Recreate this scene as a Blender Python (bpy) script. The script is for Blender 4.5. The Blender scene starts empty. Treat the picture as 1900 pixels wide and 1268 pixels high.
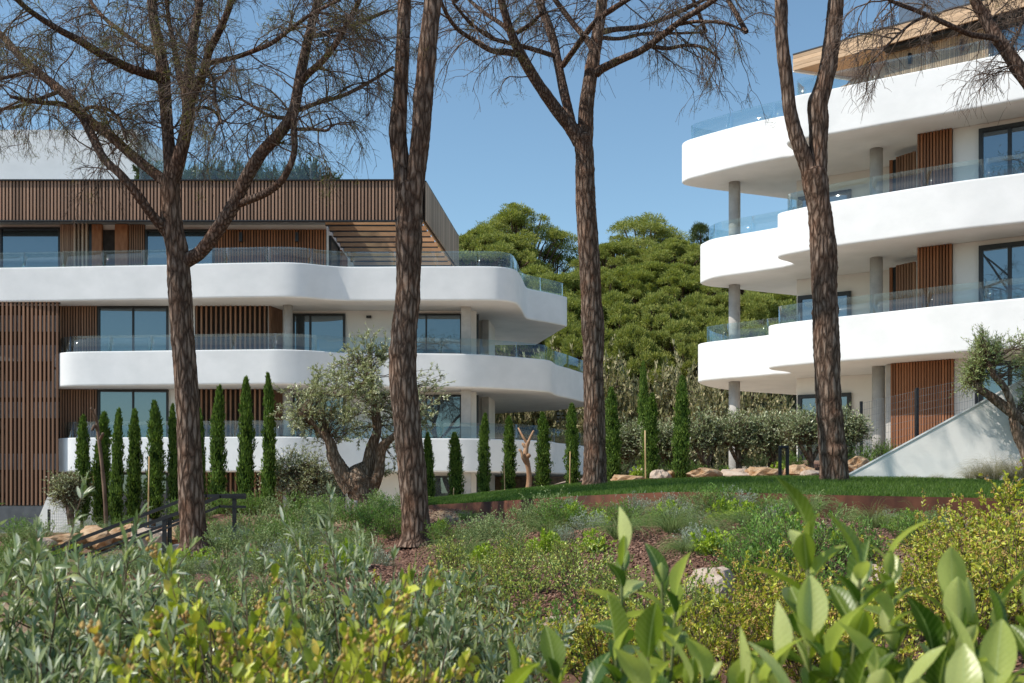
import bpy, math, random
import numpy as np
from mathutils import Vector, Matrix

# ------------------------------------------------------------------ camera, sky, sun, exposure
sc = bpy.context.scene
col = sc.collection
F = 2000.0            # focal length in photo pixels (1900 wide)
CX, HY = 950.0, 915.0  # photo column of the axis, row of the horizon
E = 1.6               # eye height

cam_d = bpy.data.cameras.new('camera')
cam = bpy.data.objects.new('camera', cam_d)
col.objects.link(cam)
cam.location = (0, 0, E)
cam.rotation_euler = (math.radians(90), 0, 0)
cam_d.sensor_width = 36.0
cam_d.lens = 36.0 * F / 1900.0
cam_d.shift_y = (HY - 634.0) / 1900.0
cam_d.clip_start = 0.05
cam_d.clip_end = 20000
cam_d.dof.use_dof = True
cam_d.dof.focus_distance = 24.0
cam_d.dof.aperture_fstop = 8.5
sc.camera = cam

SUN_L = Vector((0.90, 0.28, -1.0)).normalized()      # direction the light travels
world = bpy.data.worlds.new('World')
sc.world = world
world.use_nodes = True
wn = world.node_tree
wn.nodes.clear()
wo = wn.nodes.new('ShaderNodeOutputWorld')
wb = wn.nodes.new('ShaderNodeBackground')
ws = wn.nodes.new('ShaderNodeTexSky')
ws.sky_type = 'NISHITA'
ws.sun_disc = False
ws.sun_elevation = math.asin(-SUN_L.z)
ws.sun_rotation = math.atan2(-SUN_L.x, -SUN_L.y)
ws.air_density = 1.0
ws.dust_density = 0.3
ws.ozone_density = 0.45
wb.inputs['Strength'].default_value = 0.125
wt = wn.nodes.new('ShaderNodeMixRGB'); wt.blend_type = 'MULTIPLY'; wt.inputs[0].default_value = 1.0
wt.inputs[2].default_value = (.86, .995, .985, 1)          # a slightly greener blue, the whole sky alike
wn.links.new(ws.outputs[0], wt.inputs[1])
wn.links.new(wt.outputs[0], wb.inputs[0])
wn.links.new(wb.outputs[0], wo.inputs[0])

sun_d = bpy.data.lights.new('sun', 'SUN')
sun_d.energy = 3.35
sun_d.angle = math.radians(0.53)
sun_d.color = (1.0, 0.945, 0.86)
sun = bpy.data.objects.new('sun', sun_d)
col.objects.link(sun)
sun.rotation_euler = SUN_L.to_track_quat('-Z', 'Y').to_euler()
sun.location = (-20, -10, 30)

sc.view_settings.view_transform = 'Standard'
sc.view_settings.look = 'None'
sc.view_settings.exposure = 0.40
sc.view_settings.gamma = 1.0
sc.view_settings.use_curve_mapping = False
sc.render.engine = 'CYCLES'
sc.cycles.max_bounces = 8
sc.cycles.transparent_max_bounces = 24
sc.cycles.caustics_reflective = False
sc.cycles.caustics_refractive = False

# ------------------------------------------------------------------ helpers
def P(px, py, d):
    """a point of the place that the photo shows at (px,py), d metres ahead"""
    return Vector(((px - CX) * d / F, d, E + (HY - py) * d / F))

def tag(o, label=None, cat=None, group=None, kind=None):
    if label: o['label'] = label
    if cat: o['category'] = cat
    if group: o['group'] = group
    if kind: o['kind'] = kind
    return o

def empty(name, loc, label=None, cat=None, group=None, rz=0.0):
    o = bpy.data.objects.new(name, None)
    o.empty_display_size = 0.2
    col.objects.link(o)
    o.location = loc
    o.rotation_euler = (0, 0, rz)
    return tag(o, label, cat, group)

def link(name, me, parent=None, mat=None, loc=None, rot=None, scale=None):
    if mat is not None and not me.materials:
        me.materials.append(mat)
    o = bpy.data.objects.new(name, me)
    col.objects.link(o)
    if parent is not None: o.parent = parent
    if loc is not None: o.location = loc
    if rot is not None: o.rotation_euler = rot
    if scale is not None: o.scale = scale
    return o

def npmesh(name, verts, faces, smooth=False):
    """verts (N,3); faces: one array (M,k) or a list of such arrays"""
    if not isinstance(faces, (list, tuple)): faces = [faces]
    faces = [np.asarray(f, dtype=np.int32) for f in faces if len(f)]
    me = bpy.data.meshes.new(name)
    verts = np.ascontiguousarray(verts, dtype=np.float32)
    me.vertices.add(len(verts))
    me.vertices.foreach_set('co', verts.ravel())
    tot = sum(f.size for f in faces)
    npoly = sum(len(f) for f in faces)
    me.loops.add(tot)
    me.polygons.add(npoly)
    me.loops.foreach_set('vertex_index', np.concatenate([f.ravel() for f in faces]))
    starts, s = [], 0
    for f in faces:
        k = f.shape[1]
        starts.append(s + np.arange(len(f), dtype=np.int32) * k)
        s += f.size
    me.polygons.foreach_set('loop_start', np.concatenate(starts))
    if smooth:
        me.polygons.foreach_set('use_smooth', np.ones(npoly, dtype=bool))
    me.update(calc_edges=True)
    me.validate()
    return me

class MB:
    """collects shapes in world coordinates; build() makes ONE mesh object"""
    def __init__(self): self.v = []; self.f = []; self.sm = []
    def quad(self, *p):
        n = len(self.v); self.v += [tuple(q) for q in p]; self.f.append(tuple(range(n, n + len(p)))); self.sm.append(False)
    def hexa(self, b, t):
        n = len(self.v); self.v += [tuple(q) for q in b] + [tuple(q) for q in t]
        for f in ((3, 2, 1, 0), (4, 5, 6, 7), (0, 1, 5, 4), (1, 2, 6, 5), (2, 3, 7, 6), (3, 0, 4, 7)):
            self.f.append(tuple(n + i for i in f)); self.sm.append(False)
    def box(self, x0, x1, y0, y1, z0, z1):
        self.hexa(((x0, y0, z0), (x1, y0, z0), (x1, y1, z0), (x0, y1, z0)),
                  ((x0, y0, z1), (x1, y0, z1), (x1, y1, z1), (x0, y1, z1)))
    def obox(self, a, b, th, z0, z1, side=None):
        """upright box between plan points a,b; thickness th centred, or all to the side vector"""
        a = Vector((a[0], a[1])); b = Vector((b[0], b[1]))
        t = (b - a).normalized(); n = Vector((t.y, -t.x))
        if side is None: o0, o1 = -n * th / 2, n * th / 2
        else:
            if n.dot(Vector(side)) < 0: n = -n
            o0, o1 = Vector((0, 0)), n * th
        q = [a + o0, b + o0, b + o1, a + o1]
        ar = sum(q[i].x * q[(i + 1) % 4].y - q[(i + 1) % 4].x * q[i].y for i in range(4))
        if ar < 0: q = q[::-1]
        self.hexa([(p.x, p.y, z0) for p in q], [(p.x, p.y, z1) for p in q])
    def prism(self, poly, z0, z1, smooth=False):
        ar = sum(poly[i][0] * poly[(i + 1) % len(poly)][1] - poly[(i + 1) % len(poly)][0] * poly[i][1] for i in range(len(poly)))
        if ar < 0: poly = poly[::-1]
        n = len(self.v); k = len(poly)
        self.v += [(p[0], p[1], z0) for p in poly] + [(p[0], p[1], z1) for p in poly]
        self.f.append(tuple(n + i for i in range(k - 1, -1, -1))); self.sm.append(False)
        self.f.append(tuple(n + k + i for i in range(k))); self.sm.append(False)
        for i in range(k):
            j = (i + 1) % k
            self.f.append((n + i, n + j, n + k + j, n + k + i)); self.sm.append(smooth)
    def cyl(self, x, y, r, z0, z1, n=24):
        self.prism([(x + r * math.cos(2 * math.pi * i / n), y + r * math.sin(2 * math.pi * i / n)) for i in range(n)], z0, z1, True)
    def bar(self, a, b, w, h=None):
        """rectangular bar between two 3-D points"""
        h = h or w
        a = Vector(a); b = Vector(b); t = (b - a).normalized()
        s = t.cross(Vector((0, 0, 1)))
        s = s.normalized() if s.length > 1e-4 else Vector((1, 0, 0))
        u = s.cross(t).normalized()
        c = lambda p: [p - s * w / 2 - u * h / 2, p + s * w / 2 - u * h / 2, p + s * w / 2 + u * h / 2, p - s * w / 2 + u * h / 2]
        self.hexa(c(a)[::-1], c(b)[::-1])
    def build(self, name, mat, parent=None):
        o0 = parent.location if parent is not None else Vector((0, 0, 0))
        if parent is not None and parent.parent is not None: o0 = o0 + parent.parent.location
        me = bpy.data.meshes.new(name)
        me.from_pydata([(p[0] - o0.x, p[1] - o0.y, p[2] - o0.z) for p in self.v], [], self.f)
        me.polygons.foreach_set('use_smooth', np.array(self.sm, dtype=bool))
        me.update()
        return link(name, me, parent, mat)

_unit = {}
def unit_box(mat):
    """a shared unit box (1 m each way, base at z=0) in one material"""
    if mat.name not in _unit:
        b = MB(); b.box(-.5, .5, -.5, .5, 0, 1)
        me = bpy.data.meshes.new('slat'); me.from_pydata(b.v, [], b.f); me.update(); me.materials.append(mat)
        _unit[mat.name] = me
    return _unit[mat.name]

def piece(name, mat, parent, pos, size, rz=0.0):
    o0 = parent.location.copy()
    if parent.parent is not None: o0 = o0 + parent.parent.location
    return link(name, unit_box(mat), parent, None, Vector(pos) - o0, (0, 0, rz), size)

def catmull(pts, per=6):
    pts = [np.array(p, float) for p in pts]
    out = []
    n = len(pts)
    for i in range(n - 1):
        p0 = pts[i - 1] if i > 0 else 2 * pts[0] - pts[1]
        p1, p2 = pts[i], pts[i + 1]
        p3 = pts[i + 2] if i + 2 < n else 2 * pts[-1] - pts[-2]
        for k in range(per):
            t = k / per
            out.append(0.5 * ((2 * p1) + (-p0 + p2) * t + (2 * p0 - 5 * p1 + 4 * p2 - p3) * t * t + (-p0 + 3 * p1 - 3 * p2 + p3) * t ** 3))
    out.append(pts[-1])
    return np.array(out)

def chaikin(pts, it=3):
    pts = np.array(pts, float)
    for _ in range(it):
        a, b = pts[:-1], pts[1:]
        q = np.empty((2 * len(a), pts.shape[1]))
        q[0::2] = .75 * a + .25 * b
        q[1::2] = .25 * a + .75 * b
        pts = np.vstack([pts[:1], q, pts[-1:]])
    return pts

def resample(pts, step):
    pts = np.array(pts, float)
    s = np.concatenate([[0], np.cumsum(np.linalg.norm(np.diff(pts, axis=0), axis=1))])
    n = max(2, int(round(s[-1] / step)) + 1)
    t = np.linspace(0, s[-1], n)
    return np.stack([np.interp(t, s, pts[:, k]) for k in range(pts.shape[1])], 1)

def tube_np(path, rad, n=12, bump=0.0, seed=0, lobes=None):
    """tube along (K,3) with radii (K,), noise relief; returns verts, quads"""
    path = np.array(path, float); rad = np.array(rad, float)
    K = len(path)
    tan = np.gradient(path, axis=0); tan /= np.linalg.norm(tan, axis=1)[:, None] + 1e-9
    ref = np.array([0.13, 0.97, 0.2]) if abs(tan[0][1]) < .8 else np.array([1., 0, 0])
    N = np.zeros_like(path)
    v = ref - tan[0] * ref.dot(tan[0]); N[0] = v / np.linalg.norm(v)
    for i in range(1, K):
        v = N[i - 1] - tan[i] * N[i - 1].dot(tan[i]); N[i] = v / (np.linalg.norm(v) + 1e-9)
    B = np.cross(tan, N)
    th = np.arange(n) * 2 * np.pi / n
    s = np.concatenate([[0], np.cumsum(np.linalg.norm(np.diff(path, axis=0), axis=1))])
    R = np.repeat(rad[:, None], n, 1)
    if bump > 0:
        rs = np.random.RandomState(seed)
        rel = np.zeros((K, n))
        for k in range(14):
            m = rs.randint(2, 3 + n // 2); fz = rs.uniform(1.0, 9.0); ph = rs.uniform(0, 6.28)
            wob = rs.uniform(.2, .9) * np.sin(s * rs.uniform(1, 4) + rs.uniform(0, 6))
            rel += np.cos(m * (th[None, :] + .4 * wob[:, None]) + fz * s[:, None] + ph) / (1 + .12 * m)
        rel += rs.normal(0, 1.1, (K, n))
        R = R * (1 + bump * rel / 3.5)
        for sc_ in np.arange(rs.uniform(.3, .8), s[-1], .8):
            R = R * (1 + rs.uniform(.0, .13) * np.exp(-((s - sc_ - rs.uniform(-.2, .2)) / .07) ** 2)[:, None] * (.6 + .4 * np.cos(th[None, :] + rs.uniform(0, 6))))
        slow = sum(rs.uniform(.4, 1) * np.cos(rs.randint(1, 3) * th[None, :] + s[:, None] * rs.uniform(.8, 2.5) + rs.uniform(0, 6)) for _ in range(4))
        R = R * (1 + .03 * slow)
    V = path[:, None, :] + R[:, :, None] * (np.cos(th)[None, :, None] * N[:, None, :] + np.sin(th)[None, :, None] * B[:, None, :])
    idx = np.arange(K * n).reshape(K, n)
    nx = np.roll(idx, -1, 1)
    q = np.stack([idx[:-1], nx[:-1], nx[1:], idx[1:]], -1).reshape(-1, 4)
    V = V.reshape(-1, 3)
    V = np.vstack([V, path[-1:] + tan[-1:] * rad[-1]])
    tip = np.stack([idx[-1], nx[-1], np.full(n, len(V) - 1)], -1)
    return V, q, tip

def tubes_batch(polys, r0, r1, n=3):
    """many thin tubes at once: polys (S,K,3)"""
    polys = np.asarray(polys, float)
    S, K, _ = polys.shape
    if S == 0: return np.zeros((0, 3)), np.zeros((0, 4), int)
    tan = np.gradient(polys, axis=1); tan /= np.linalg.norm(tan, axis=2)[..., None] + 1e-9
    ref = np.where(np.abs(tan[..., 2:3]) < .9, np.array([0, 0, 1.]), np.array([1., 0, 0]))
    N = np.cross(tan, ref); N /= np.linalg.norm(N, axis=2)[..., None] + 1e-9
    B = np.cross(tan, N)
    t = np.linspace(0, 1, K)
    r = np.asarray(r0)[:, None] * (1 - t) + np.asarray(r1)[:, None] * t
    th = np.arange(n) * 2 * np.pi / n
    V = polys[:, :, None, :] + r[:, :, None, None] * (np.cos(th)[None, None, :, None] * N[:, :, None, :] + np.sin(th)[None, None, :, None] * B[:, :, None, :])
    idx = np.arange(S * K * n).reshape(S, K, n)
    nx = np.roll(idx, -1, 2)
    q = np.stack([idx[:, :-1], nx[:, :-1], nx[:, 1:], idx[:, 1:]], -1).reshape(-1, 4)
    return V.reshape(-1, 3), q

def leaves_np(pos, d, nrm, L, W, fold=0.0, mid=.45):
    """N leaves as folded pairs (fold>0: two quads) or single rhombi"""
    pos = np.asarray(pos, float); d = d / (np.linalg.norm(d, axis=1)[:, None] + 1e-9)
    nrm = nrm - d * np.sum(nrm * d, 1)[:, None]; nrm /= np.linalg.norm(nrm, axis=1)[:, None] + 1e-9
    s = np.cross(d, nrm)
    L = np.broadcast_to(L, (len(pos),))[:, None]; W = np.broadcast_to(W, (len(pos),))[:, None]
    a = pos
    if fold <= 0:
        b = pos + d * L * mid + s * W / 2; c = pos + d * L; e = pos + d * L * mid - s * W / 2
        V = np.stack([a, b, c, e], 1).reshape(-1, 3)
        return V, np.arange(len(V)).reshape(-1, 4)
    m1 = pos + d * L * .33; m2 = pos + d * L * .7 - nrm * L * .04
    up = nrm * W * fold
    b1 = m1 + s * W * .46 + up; b2 = m2 + s * W * .42 + up
    e1 = m1 - s * W * .46 + up; e2 = m2 - s * W * .42 + up
    c = pos + d * L - nrm * L * .12
    V = np.stack([a, m1, m2, c, b1, b2, e1, e2], 1)
    n = len(pos); base = (np.arange(n) * 8)[:, None]
    q = np.concatenate([base + np.array([[1, 4, 5, 2]]), base + np.array([[6, 1, 2, 7]])])
    t = np.concatenate([base + np.array([[0, 4, 1]]), base + np.array([[2, 5, 3]]), base + np.array([[0, 1, 6]]), base + np.array([[7, 2, 3]])])
    return V.reshape(-1, 3), [q, t]

def merge(parts):
    """list of (verts, faces or list of faces) -> verts, list of face arrays"""
    vs, by, off = [], {}, 0
    for v, f in parts:
        if len(v) == 0: continue
        if not isinstance(f, (list, tuple)): f = [f]
        for a in f:
            a = np.asarray(a)
            if len(a): by.setdefault(a.shape[1], []).append(a + off)
        vs.append(v); off += len(v)
    return np.vstack(vs), [np.vstack(x) for x in by.values()]

SEEK = np.array([-.5, -.22, .75])
def rdirs(rs, n):
    v = rs.normal(size=(n, 3)); return v / np.linalg.norm(v, axis=1)[:, None]

# ------------------------------------------------------------------ materials
def newmat(name):
    m = bpy.data.materials.new(name); m.use_nodes = True
    nt = m.node_tree; nt.nodes.clear()
    out = nt.nodes.new('ShaderNodeOutputMaterial')
    return m, nt, out


def ramp(nt, stops, interp='LINEAR'):
    r = nt.nodes.new('ShaderNodeValToRGB'); r.color_ramp.interpolation = interp
    el = r.color_ramp.elements
    while len(el) < len(stops): el.new(.5)
    for e, (p, c) in zip(el, stops): e.position = p; e.color = (*c, 1)
    return r

def coords(nt, scale=(1, 1, 1), kind='Object'):
    tc = nt.nodes.new('ShaderNodeTexCoord'); mp = nt.nodes.new('ShaderNodeMapping')
    mp.inputs['Scale'].default_value = scale
    nt.links.new(tc.outputs[kind], mp.inputs[0])
    return mp.outputs[0]

def noise(nt, vec, scale, detail=4, rough=.55):
    n = nt.nodes.new('ShaderNodeTexNoise')
    n.inputs['Scale'].default_value = scale; n.inputs['Detail'].default_value = detail; n.inputs['Roughness'].default_value = rough
    nt.links.new(vec, n.inputs['Vector'])
    return n.outputs['Fac']

def bump(nt, h, strength, dist, bsdf):
    b = nt.nodes.new('ShaderNodeBump'); b.inputs['Strength'].default_value = strength; b.inputs['Distance'].default_value = dist
    nt.links.new(h, b.inputs['Height']); nt.links.new(b.outputs[0], bsdf.inputs['Normal'])

def principled(nt, out, rough=.6, spec=.3, base=None, metal=0.0):
    p = nt.nodes.new('ShaderNodeBsdfPrincipled')
    p.inputs['Roughness'].default_value = rough; p.inputs['Specular IOR Level'].default_value = spec; p.inputs['Metallic'].default_value = metal
    if base: p.inputs['Base Color'].default_value = (*base, 1)
    nt.links.new(p.outputs[0], out.inputs[0])
    return p

def noisy_mat(name, c0, c1, scale=3.0, stretch=(1, 1, 1), rough=.7, spec=.25, bscale=40, bstr=.2, bdist=.01, lo=.35, hi=.65, metal=0.0):
    m, nt, out = newmat(name)
    p = principled(nt, out, rough, spec, metal=metal)
    vec = coords(nt, stretch)
    r = ramp(nt, [(lo, c0), (hi, c1)])
    nt.links.new(noise(nt, vec, scale, 6), r.inputs[0]); nt.links.new(r.outputs[0], p.inputs['Base Color'])
    if bstr > 0: bump(nt, noise(nt, vec, bscale, 5), bstr, bdist, p)
    return m

GAIN = {'cypress_foliage': 1.9, 'green_needles': 1.6, 'hill_pine_foliage': 2.25, 'dark_pine_foliage': 1.5, 'grey_scrub_leaf': 2.3, 'olive_leaf': 2.1, 'green_olive_leaf': 2.2, 'young_olive_leaf': 2.1, 'near_olive_leaf': 1.4, 'grey_green_leaf': 2.2,
        'silver_leaf': 1.6, 'mid_green_leaf': 2.0, 'lime_leaf': 1.5, 'grass_tuft_blade': 1.8, 'myrtle_leaf': 2.7, 'yellow_green_leaf': 2.1, 'bark_chip': 1.5, 'lawn_blade': 1.3, 'roof_bush_leaf': 1.3}
def leaf_mat(name, cols, rough=.45, spec=.35, trans=.3, tcol=None):
    g_ = GAIN.get(name, 1.0)
    cols = [tuple(min(.7, a * g_) for a in c) for c in cols]
    trans = min(.26, trans * .8); spec = min(spec, .45)
    m, nt, out = newmat(name)
    g = nt.nodes.new('ShaderNodeNewGeometry')
    r = ramp(nt, [(i / max(1, len(cols) - 1), c) for i, c in enumerate(cols)])
    nt.links.new(g.outputs['Random Per Island'], r.inputs[0])
    p = nt.nodes.new('ShaderNodeBsdfPrincipled'); p.inputs['Roughness'].default_value = rough; p.inputs['Specular IOR Level'].default_value = spec
    nt.links.new(r.outputs[0], p.inputs['Base Color'])
    t = nt.nodes.new('ShaderNodeBsdfTranslucent')
    mx = nt.nodes.new('ShaderNodeMixRGB'); mx.blend_type = 'MULTIPLY'; mx.inputs[0].default_value = 1
    mx.inputs[2].default_value = (*(tcol or (1.5, 1.6, .8)), 1)
    nt.links.new(r.outputs[0], mx.inputs[1]); nt.links.new(mx.outputs[0], t.inputs[0])
    s = nt.nodes.new('ShaderNodeMixShader'); s.inputs[0].default_value = trans
    nt.links.new(p.outputs[0], s.inputs[1]); nt.links.new(t.outputs[0], s.inputs[2]); nt.links.new(s.outputs[0], out.inputs[0])
    return m

def bark_mat(name, dark, mid, light, sxy=16, sz=5):
    """plated, fissured bark: long warped cells, ragged furrows, grey and reddish patches"""
    m, nt, out = newmat(name)
    p = principled(nt, out, .92, .1)
    vec = coords(nt, (sxy, sxy, sz))
    nz = nt.nodes.new('ShaderNodeTexNoise'); nz.inputs['Scale'].default_value = .55; nz.inputs['Detail'].default_value = 7; nz.inputs['Roughness'].default_value = .68
    nt.links.new(vec, nz.inputs['Vector'])
    dis = nt.nodes.new('ShaderNodeMixRGB'); dis.blend_type = 'ADD'; dis.inputs[0].default_value = 1.9
    dis.use_clamp = False
    nt.links.new(vec, dis.inputs[1]); nt.links.new(nz.outputs['Color'], dis.inputs[2])
    vo = nt.nodes.new('ShaderNodeTexVoronoi'); vo.feature = 'DISTANCE_TO_EDGE'; vo.inputs['Scale'].default_value = .62
    nt.links.new(dis.outputs[0], vo.inputs['Vector'])
    fine = noise(nt, vec, 2.2, 9, .75)
    add = nt.nodes.new('ShaderNodeMath'); add.operation = 'MULTIPLY_ADD'; add.inputs[1].default_value = .30; add.inputs[2].default_value = -.12
    nt.links.new(fine, add.inputs[0])
    h = nt.nodes.new('ShaderNodeMath'); h.operation = 'ADD'
    nt.links.new(vo.outputs['Distance'], h.inputs[0]); nt.links.new(add.outputs[0], h.inputs[1])
    r = ramp(nt, [(0.0, dark), (.14, mid), (.36, light)])
    nt.links.new(h.outputs[0], r.inputs[0])
    big = noise(nt, coords(nt, (1, 1, .6)), 3.2, 5, .6)
    tint = ramp(nt, [(.32, (1.12, .92, .82)), (.5, (1, 1, 1)), (.68, (.94, 1.0, 1.06))])
    nt.links.new(big, tint.inputs[0])
    mu = nt.nodes.new('ShaderNodeMixRGB'); mu.blend_type = 'MULTIPLY'; mu.inputs[0].default_value = 1
    nt.links.new(r.outputs[0], mu.inputs[1]); nt.links.new(tint.outputs[0], mu.inputs[2])
    r2 = ramp(nt, [(.3, (.62, .6, .58)), (.7, (1.3, 1.28, 1.25))])
    nt.links.new(noise(nt, vec, 1.1, 8, .7), r2.inputs[0])
    m2 = nt.nodes.new('ShaderNodeMixRGB'); m2.blend_type = 'MULTIPLY'; m2.inputs[0].default_value = .8
    nt.links.new(mu.outputs[0], m2.inputs[1]); nt.links.new(r2.outputs[0], m2.inputs[2])
    nt.links.new(m2.outputs[0], p.inputs['Base Color'])
    cl = ramp(nt, [(0.0, (0, 0, 0)), (.3, (1, 1, 1))]); nt.links.new(h.outputs[0], cl.inputs[0])
    bump(nt, cl.outputs[0], .85, .03, p)
    return m

def wood_mat(name, c0, c1, grain=(1, 1, 1), rough=.65):
    m, nt, out = newmat(name)
    p = principled(nt, out, rough, .25)
    vec = coords(nt, grain, 'Object')
    oi = nt.nodes.new('ShaderNodeObjectInfo')
    r = ramp(nt, [(.3, c0), (.7, c1)])
    nt.links.new(noise(nt, vec, 3, 6), r.inputs[0])
    h = nt.nodes.new('ShaderNodeHueSaturation')
    mr = nt.nodes.new('ShaderNodeMapRange'); mr.inputs['To Min'].default_value = .72; mr.inputs['To Max'].default_value = 1.25
    nt.links.new(oi.outputs['Random'], mr.inputs['Value']); nt.links.new(mr.outputs[0], h.inputs['Value'])
    nt.links.new(r.outputs[0], h.inputs['Color']); nt.links.new(h.outputs[0], p.inputs['Base Color'])
    return m

def glass_mat(name, tint, refl, f0=.5):
    m, nt, out = newmat(name)
    tr = nt.nodes.new('ShaderNodeBsdfTransparent'); tr.inputs[0].default_value = (*tint, 1)
    gl = nt.nodes.new('ShaderNodeBsdfGlossy'); gl.inputs['Roughness'].default_value = .02; gl.inputs[0].default_value = (*refl, 1)
    lw = nt.nodes.new('ShaderNodeLayerWeight'); lw.inputs['Blend'].default_value = .5
    pw = nt.nodes.new('ShaderNodeMath'); pw.operation = 'POWER'; pw.inputs[1].default_value = 5.0
    fr = nt.nodes.new('ShaderNodeMath'); fr.operation = 'MULTIPLY_ADD'; fr.inputs[1].default_value = .6; fr.inputs[2].default_value = f0
    nt.links.new(lw.outputs['Facing'], pw.inputs[0]); nt.links.new(pw.outputs[0], fr.inputs[0])
    s = nt.nodes.new('ShaderNodeMixShader')
    nt.links.new(fr.outputs[0], s.inputs[0]); nt.links.new(tr.outputs[0], s.inputs[1]); nt.links.new(gl.outputs[0], s.inputs[2])
    nt.links.new(s.outputs[0], out.inputs[0])
    return m

def window_mat(name, dark, refl, fac):
    m, nt, out = newmat(name)
    p = nt.nodes.new('ShaderNodeBsdfPrincipled'); p.inputs['Base Color'].default_value = (*dark, 1); p.inputs['Roughness'].default_value = .3
    gl = nt.nodes.new('ShaderNodeBsdfGlossy'); gl.inputs['Roughness'].default_value = .01; gl.inputs[0].default_value = (*refl, 1)
    s = nt.nodes.new('ShaderNodeMixShader'); s.inputs[0].default_value = fac
    nt.links.new(p.outputs[0], s.inputs[1]); nt.links.new(gl.outputs[0], s.inputs[2]); nt.links.new(s.outputs[0], out.inputs[0])
    return m

M = {}
M['render'] = noisy_mat('white_render', (.80, .80, .79), (.875, .87, .86), 1.1, (1, 1, 1.2), .75, .2, 9, .12, .02)
M['tile'] = noisy_mat('terrace_tile', (.60, .50, .39), (.68, .58, .46), 2.0, rough=.8, bstr=0)  # unseen balcony floors; warm tone added to bounce light onto soffits
M['wall'] = noisy_mat('cream_wall', (.79, .755, .71), (.84, .81, .77), 1.0, rough=.85, bscale=30, bstr=.08)
M['concrete'] = noisy_mat('pale_concrete', (.40, .38, .36), (.50, .48, .45), 3.0, rough=.85, bscale=30, bstr=.15)
M['frame'] = noisy_mat('dark_frame', (.018, .02, .022), (.026, .028, .03), 4, rough=.4, spec=.4, bstr=0)
M['black'] = noisy_mat('black_steel', (.014, .014, .016), (.024, .024, .026), 8, rough=.45, spec=.4, bscale=90, bstr=.08)
M['slat'] = wood_mat('brown_slat', (.30, .175, .115), (.43, .27, .185), (3, 3, .8))
M['slatd'] = wood_mat('dark_slat', (.23, .12, .07), (.33, .185, .115), (3, 3, .8))
M['slato'] = wood_mat('orange_slat', (.22, .085, .038), (.33, .145, .07), (3, 3, .8))
M['slato2'] = wood_mat('warm_slat', (.40, .24, .13), (.54, .35, .21), (3, 3, .8))  # lighter, warmer wood tone of the penthouse slat wall
M['slatg'] = wood_mat('weathered_slat', (.36, .26, .19), (.50, .38, .28), (3, 3, .8))
M['plank'] = wood_mat('warm_plank', (.52, .31, .165), (.66, .42, .25), (1, 6, 10))
M['oak'] = wood_mat('pale_oak', (.52, .34, .20), (.66, .46, .30), (1, 1, 9))
M['backing'] = noisy_mat('dark_backing', (.03, .022, .018), (.05, .037, .03), 3, rough=.9, bstr=0)
M['glass'] = glass_mat('rail_glass', (.86, .935, .945), (.95, 1, 1), .085)
M['window'] = window_mat('window_glass', (.012, .016, .02), (.54, .69, .79), .22)
M['windowd'] = window_mat('dim_window_glass', (.05, .055, .055), (.6, .75, .9), .16)
M['corten'] = noisy_mat('rusty_steel', (.06, .026, .018), (.17, .066, .036), 2.5, (1, 1, .6), .85, .2, 60, .2, .004)
M['mulch'] = noisy_mat('mulch_ground', (.085, .042, .028), (.17, .088, .058), 9, rough=.95, bscale=60, bstr=.7, bdist=.03)
M['chip'] = leaf_mat('bark_chip', [(.07, .038, .028), (.15, .08, .056), (.27, .16, .115), (.11, .06, .043)], .9, .1, 0.02)
M['rock'] = noisy_mat('ochre_rock', (.38, .20, .09), (.62, .44, .28), 2.2, rough=.9, bscale=14, bstr=.6, bdist=.05)
M['rockp'] = noisy_mat('pale_rock', (.48, .35, .26), (.62, .50, .40), 2.2, rough=.9, bscale=14, bstr=.5, bdist=.05)
M['stonewall'] = noisy_mat('stone_wall', (.26, .17, .11), (.42, .30, .20), 5, rough=.95, bscale=20, bstr=.6, bdist=.04)
M['bark'] = bark_mat('pine_bark', (.055, .034, .024), (.165, .108, .079), (.30, .218, .168), 24, 5.2)
M['limb'] = bark_mat('pine_limb_bark', (.06, .04, .031), (.15, .10, .077), (.25, .182, .145), 34, 10)
M['twig'] = noisy_mat('dry_twig', (.095, .066, .05), (.19, .14, .11), 5, rough=.9, bstr=0)
M['olivebark'] = bark_mat('olive_bark', (.11, .075, .052), (.22, .155, .11), (.35, .265, .20), 26, 6)
M['stem'] = noisy_mat('brown_stem', (.10, .065, .04), (.19, .13, .085), 12, rough=.85, bstr=0)
M['gstem'] = noisy_mat('green_stem', (.13, .16, .06), (.20, .20, .08), 12, rough=.7, bstr=0)
M['cane'] = noisy_mat('bamboo_cane', (.50, .32, .15), (.62, .44, .24), 12, (1, 1, .2), rough=.6, bstr=0)
M['deadwood'] = noisy_mat('dead_wood', (.12, .075, .05), (.25, .165, .115), 7, (1, 1, .3), rough=.9, bscale=40, bstr=.5)
M['deadwoodo'] = noisy_mat('orange_dead_wood', (.30, .16, .085), (.50, .31, .19), 7, (1, 1, .3), rough=.9, bscale=40, bstr=.5)

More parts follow.
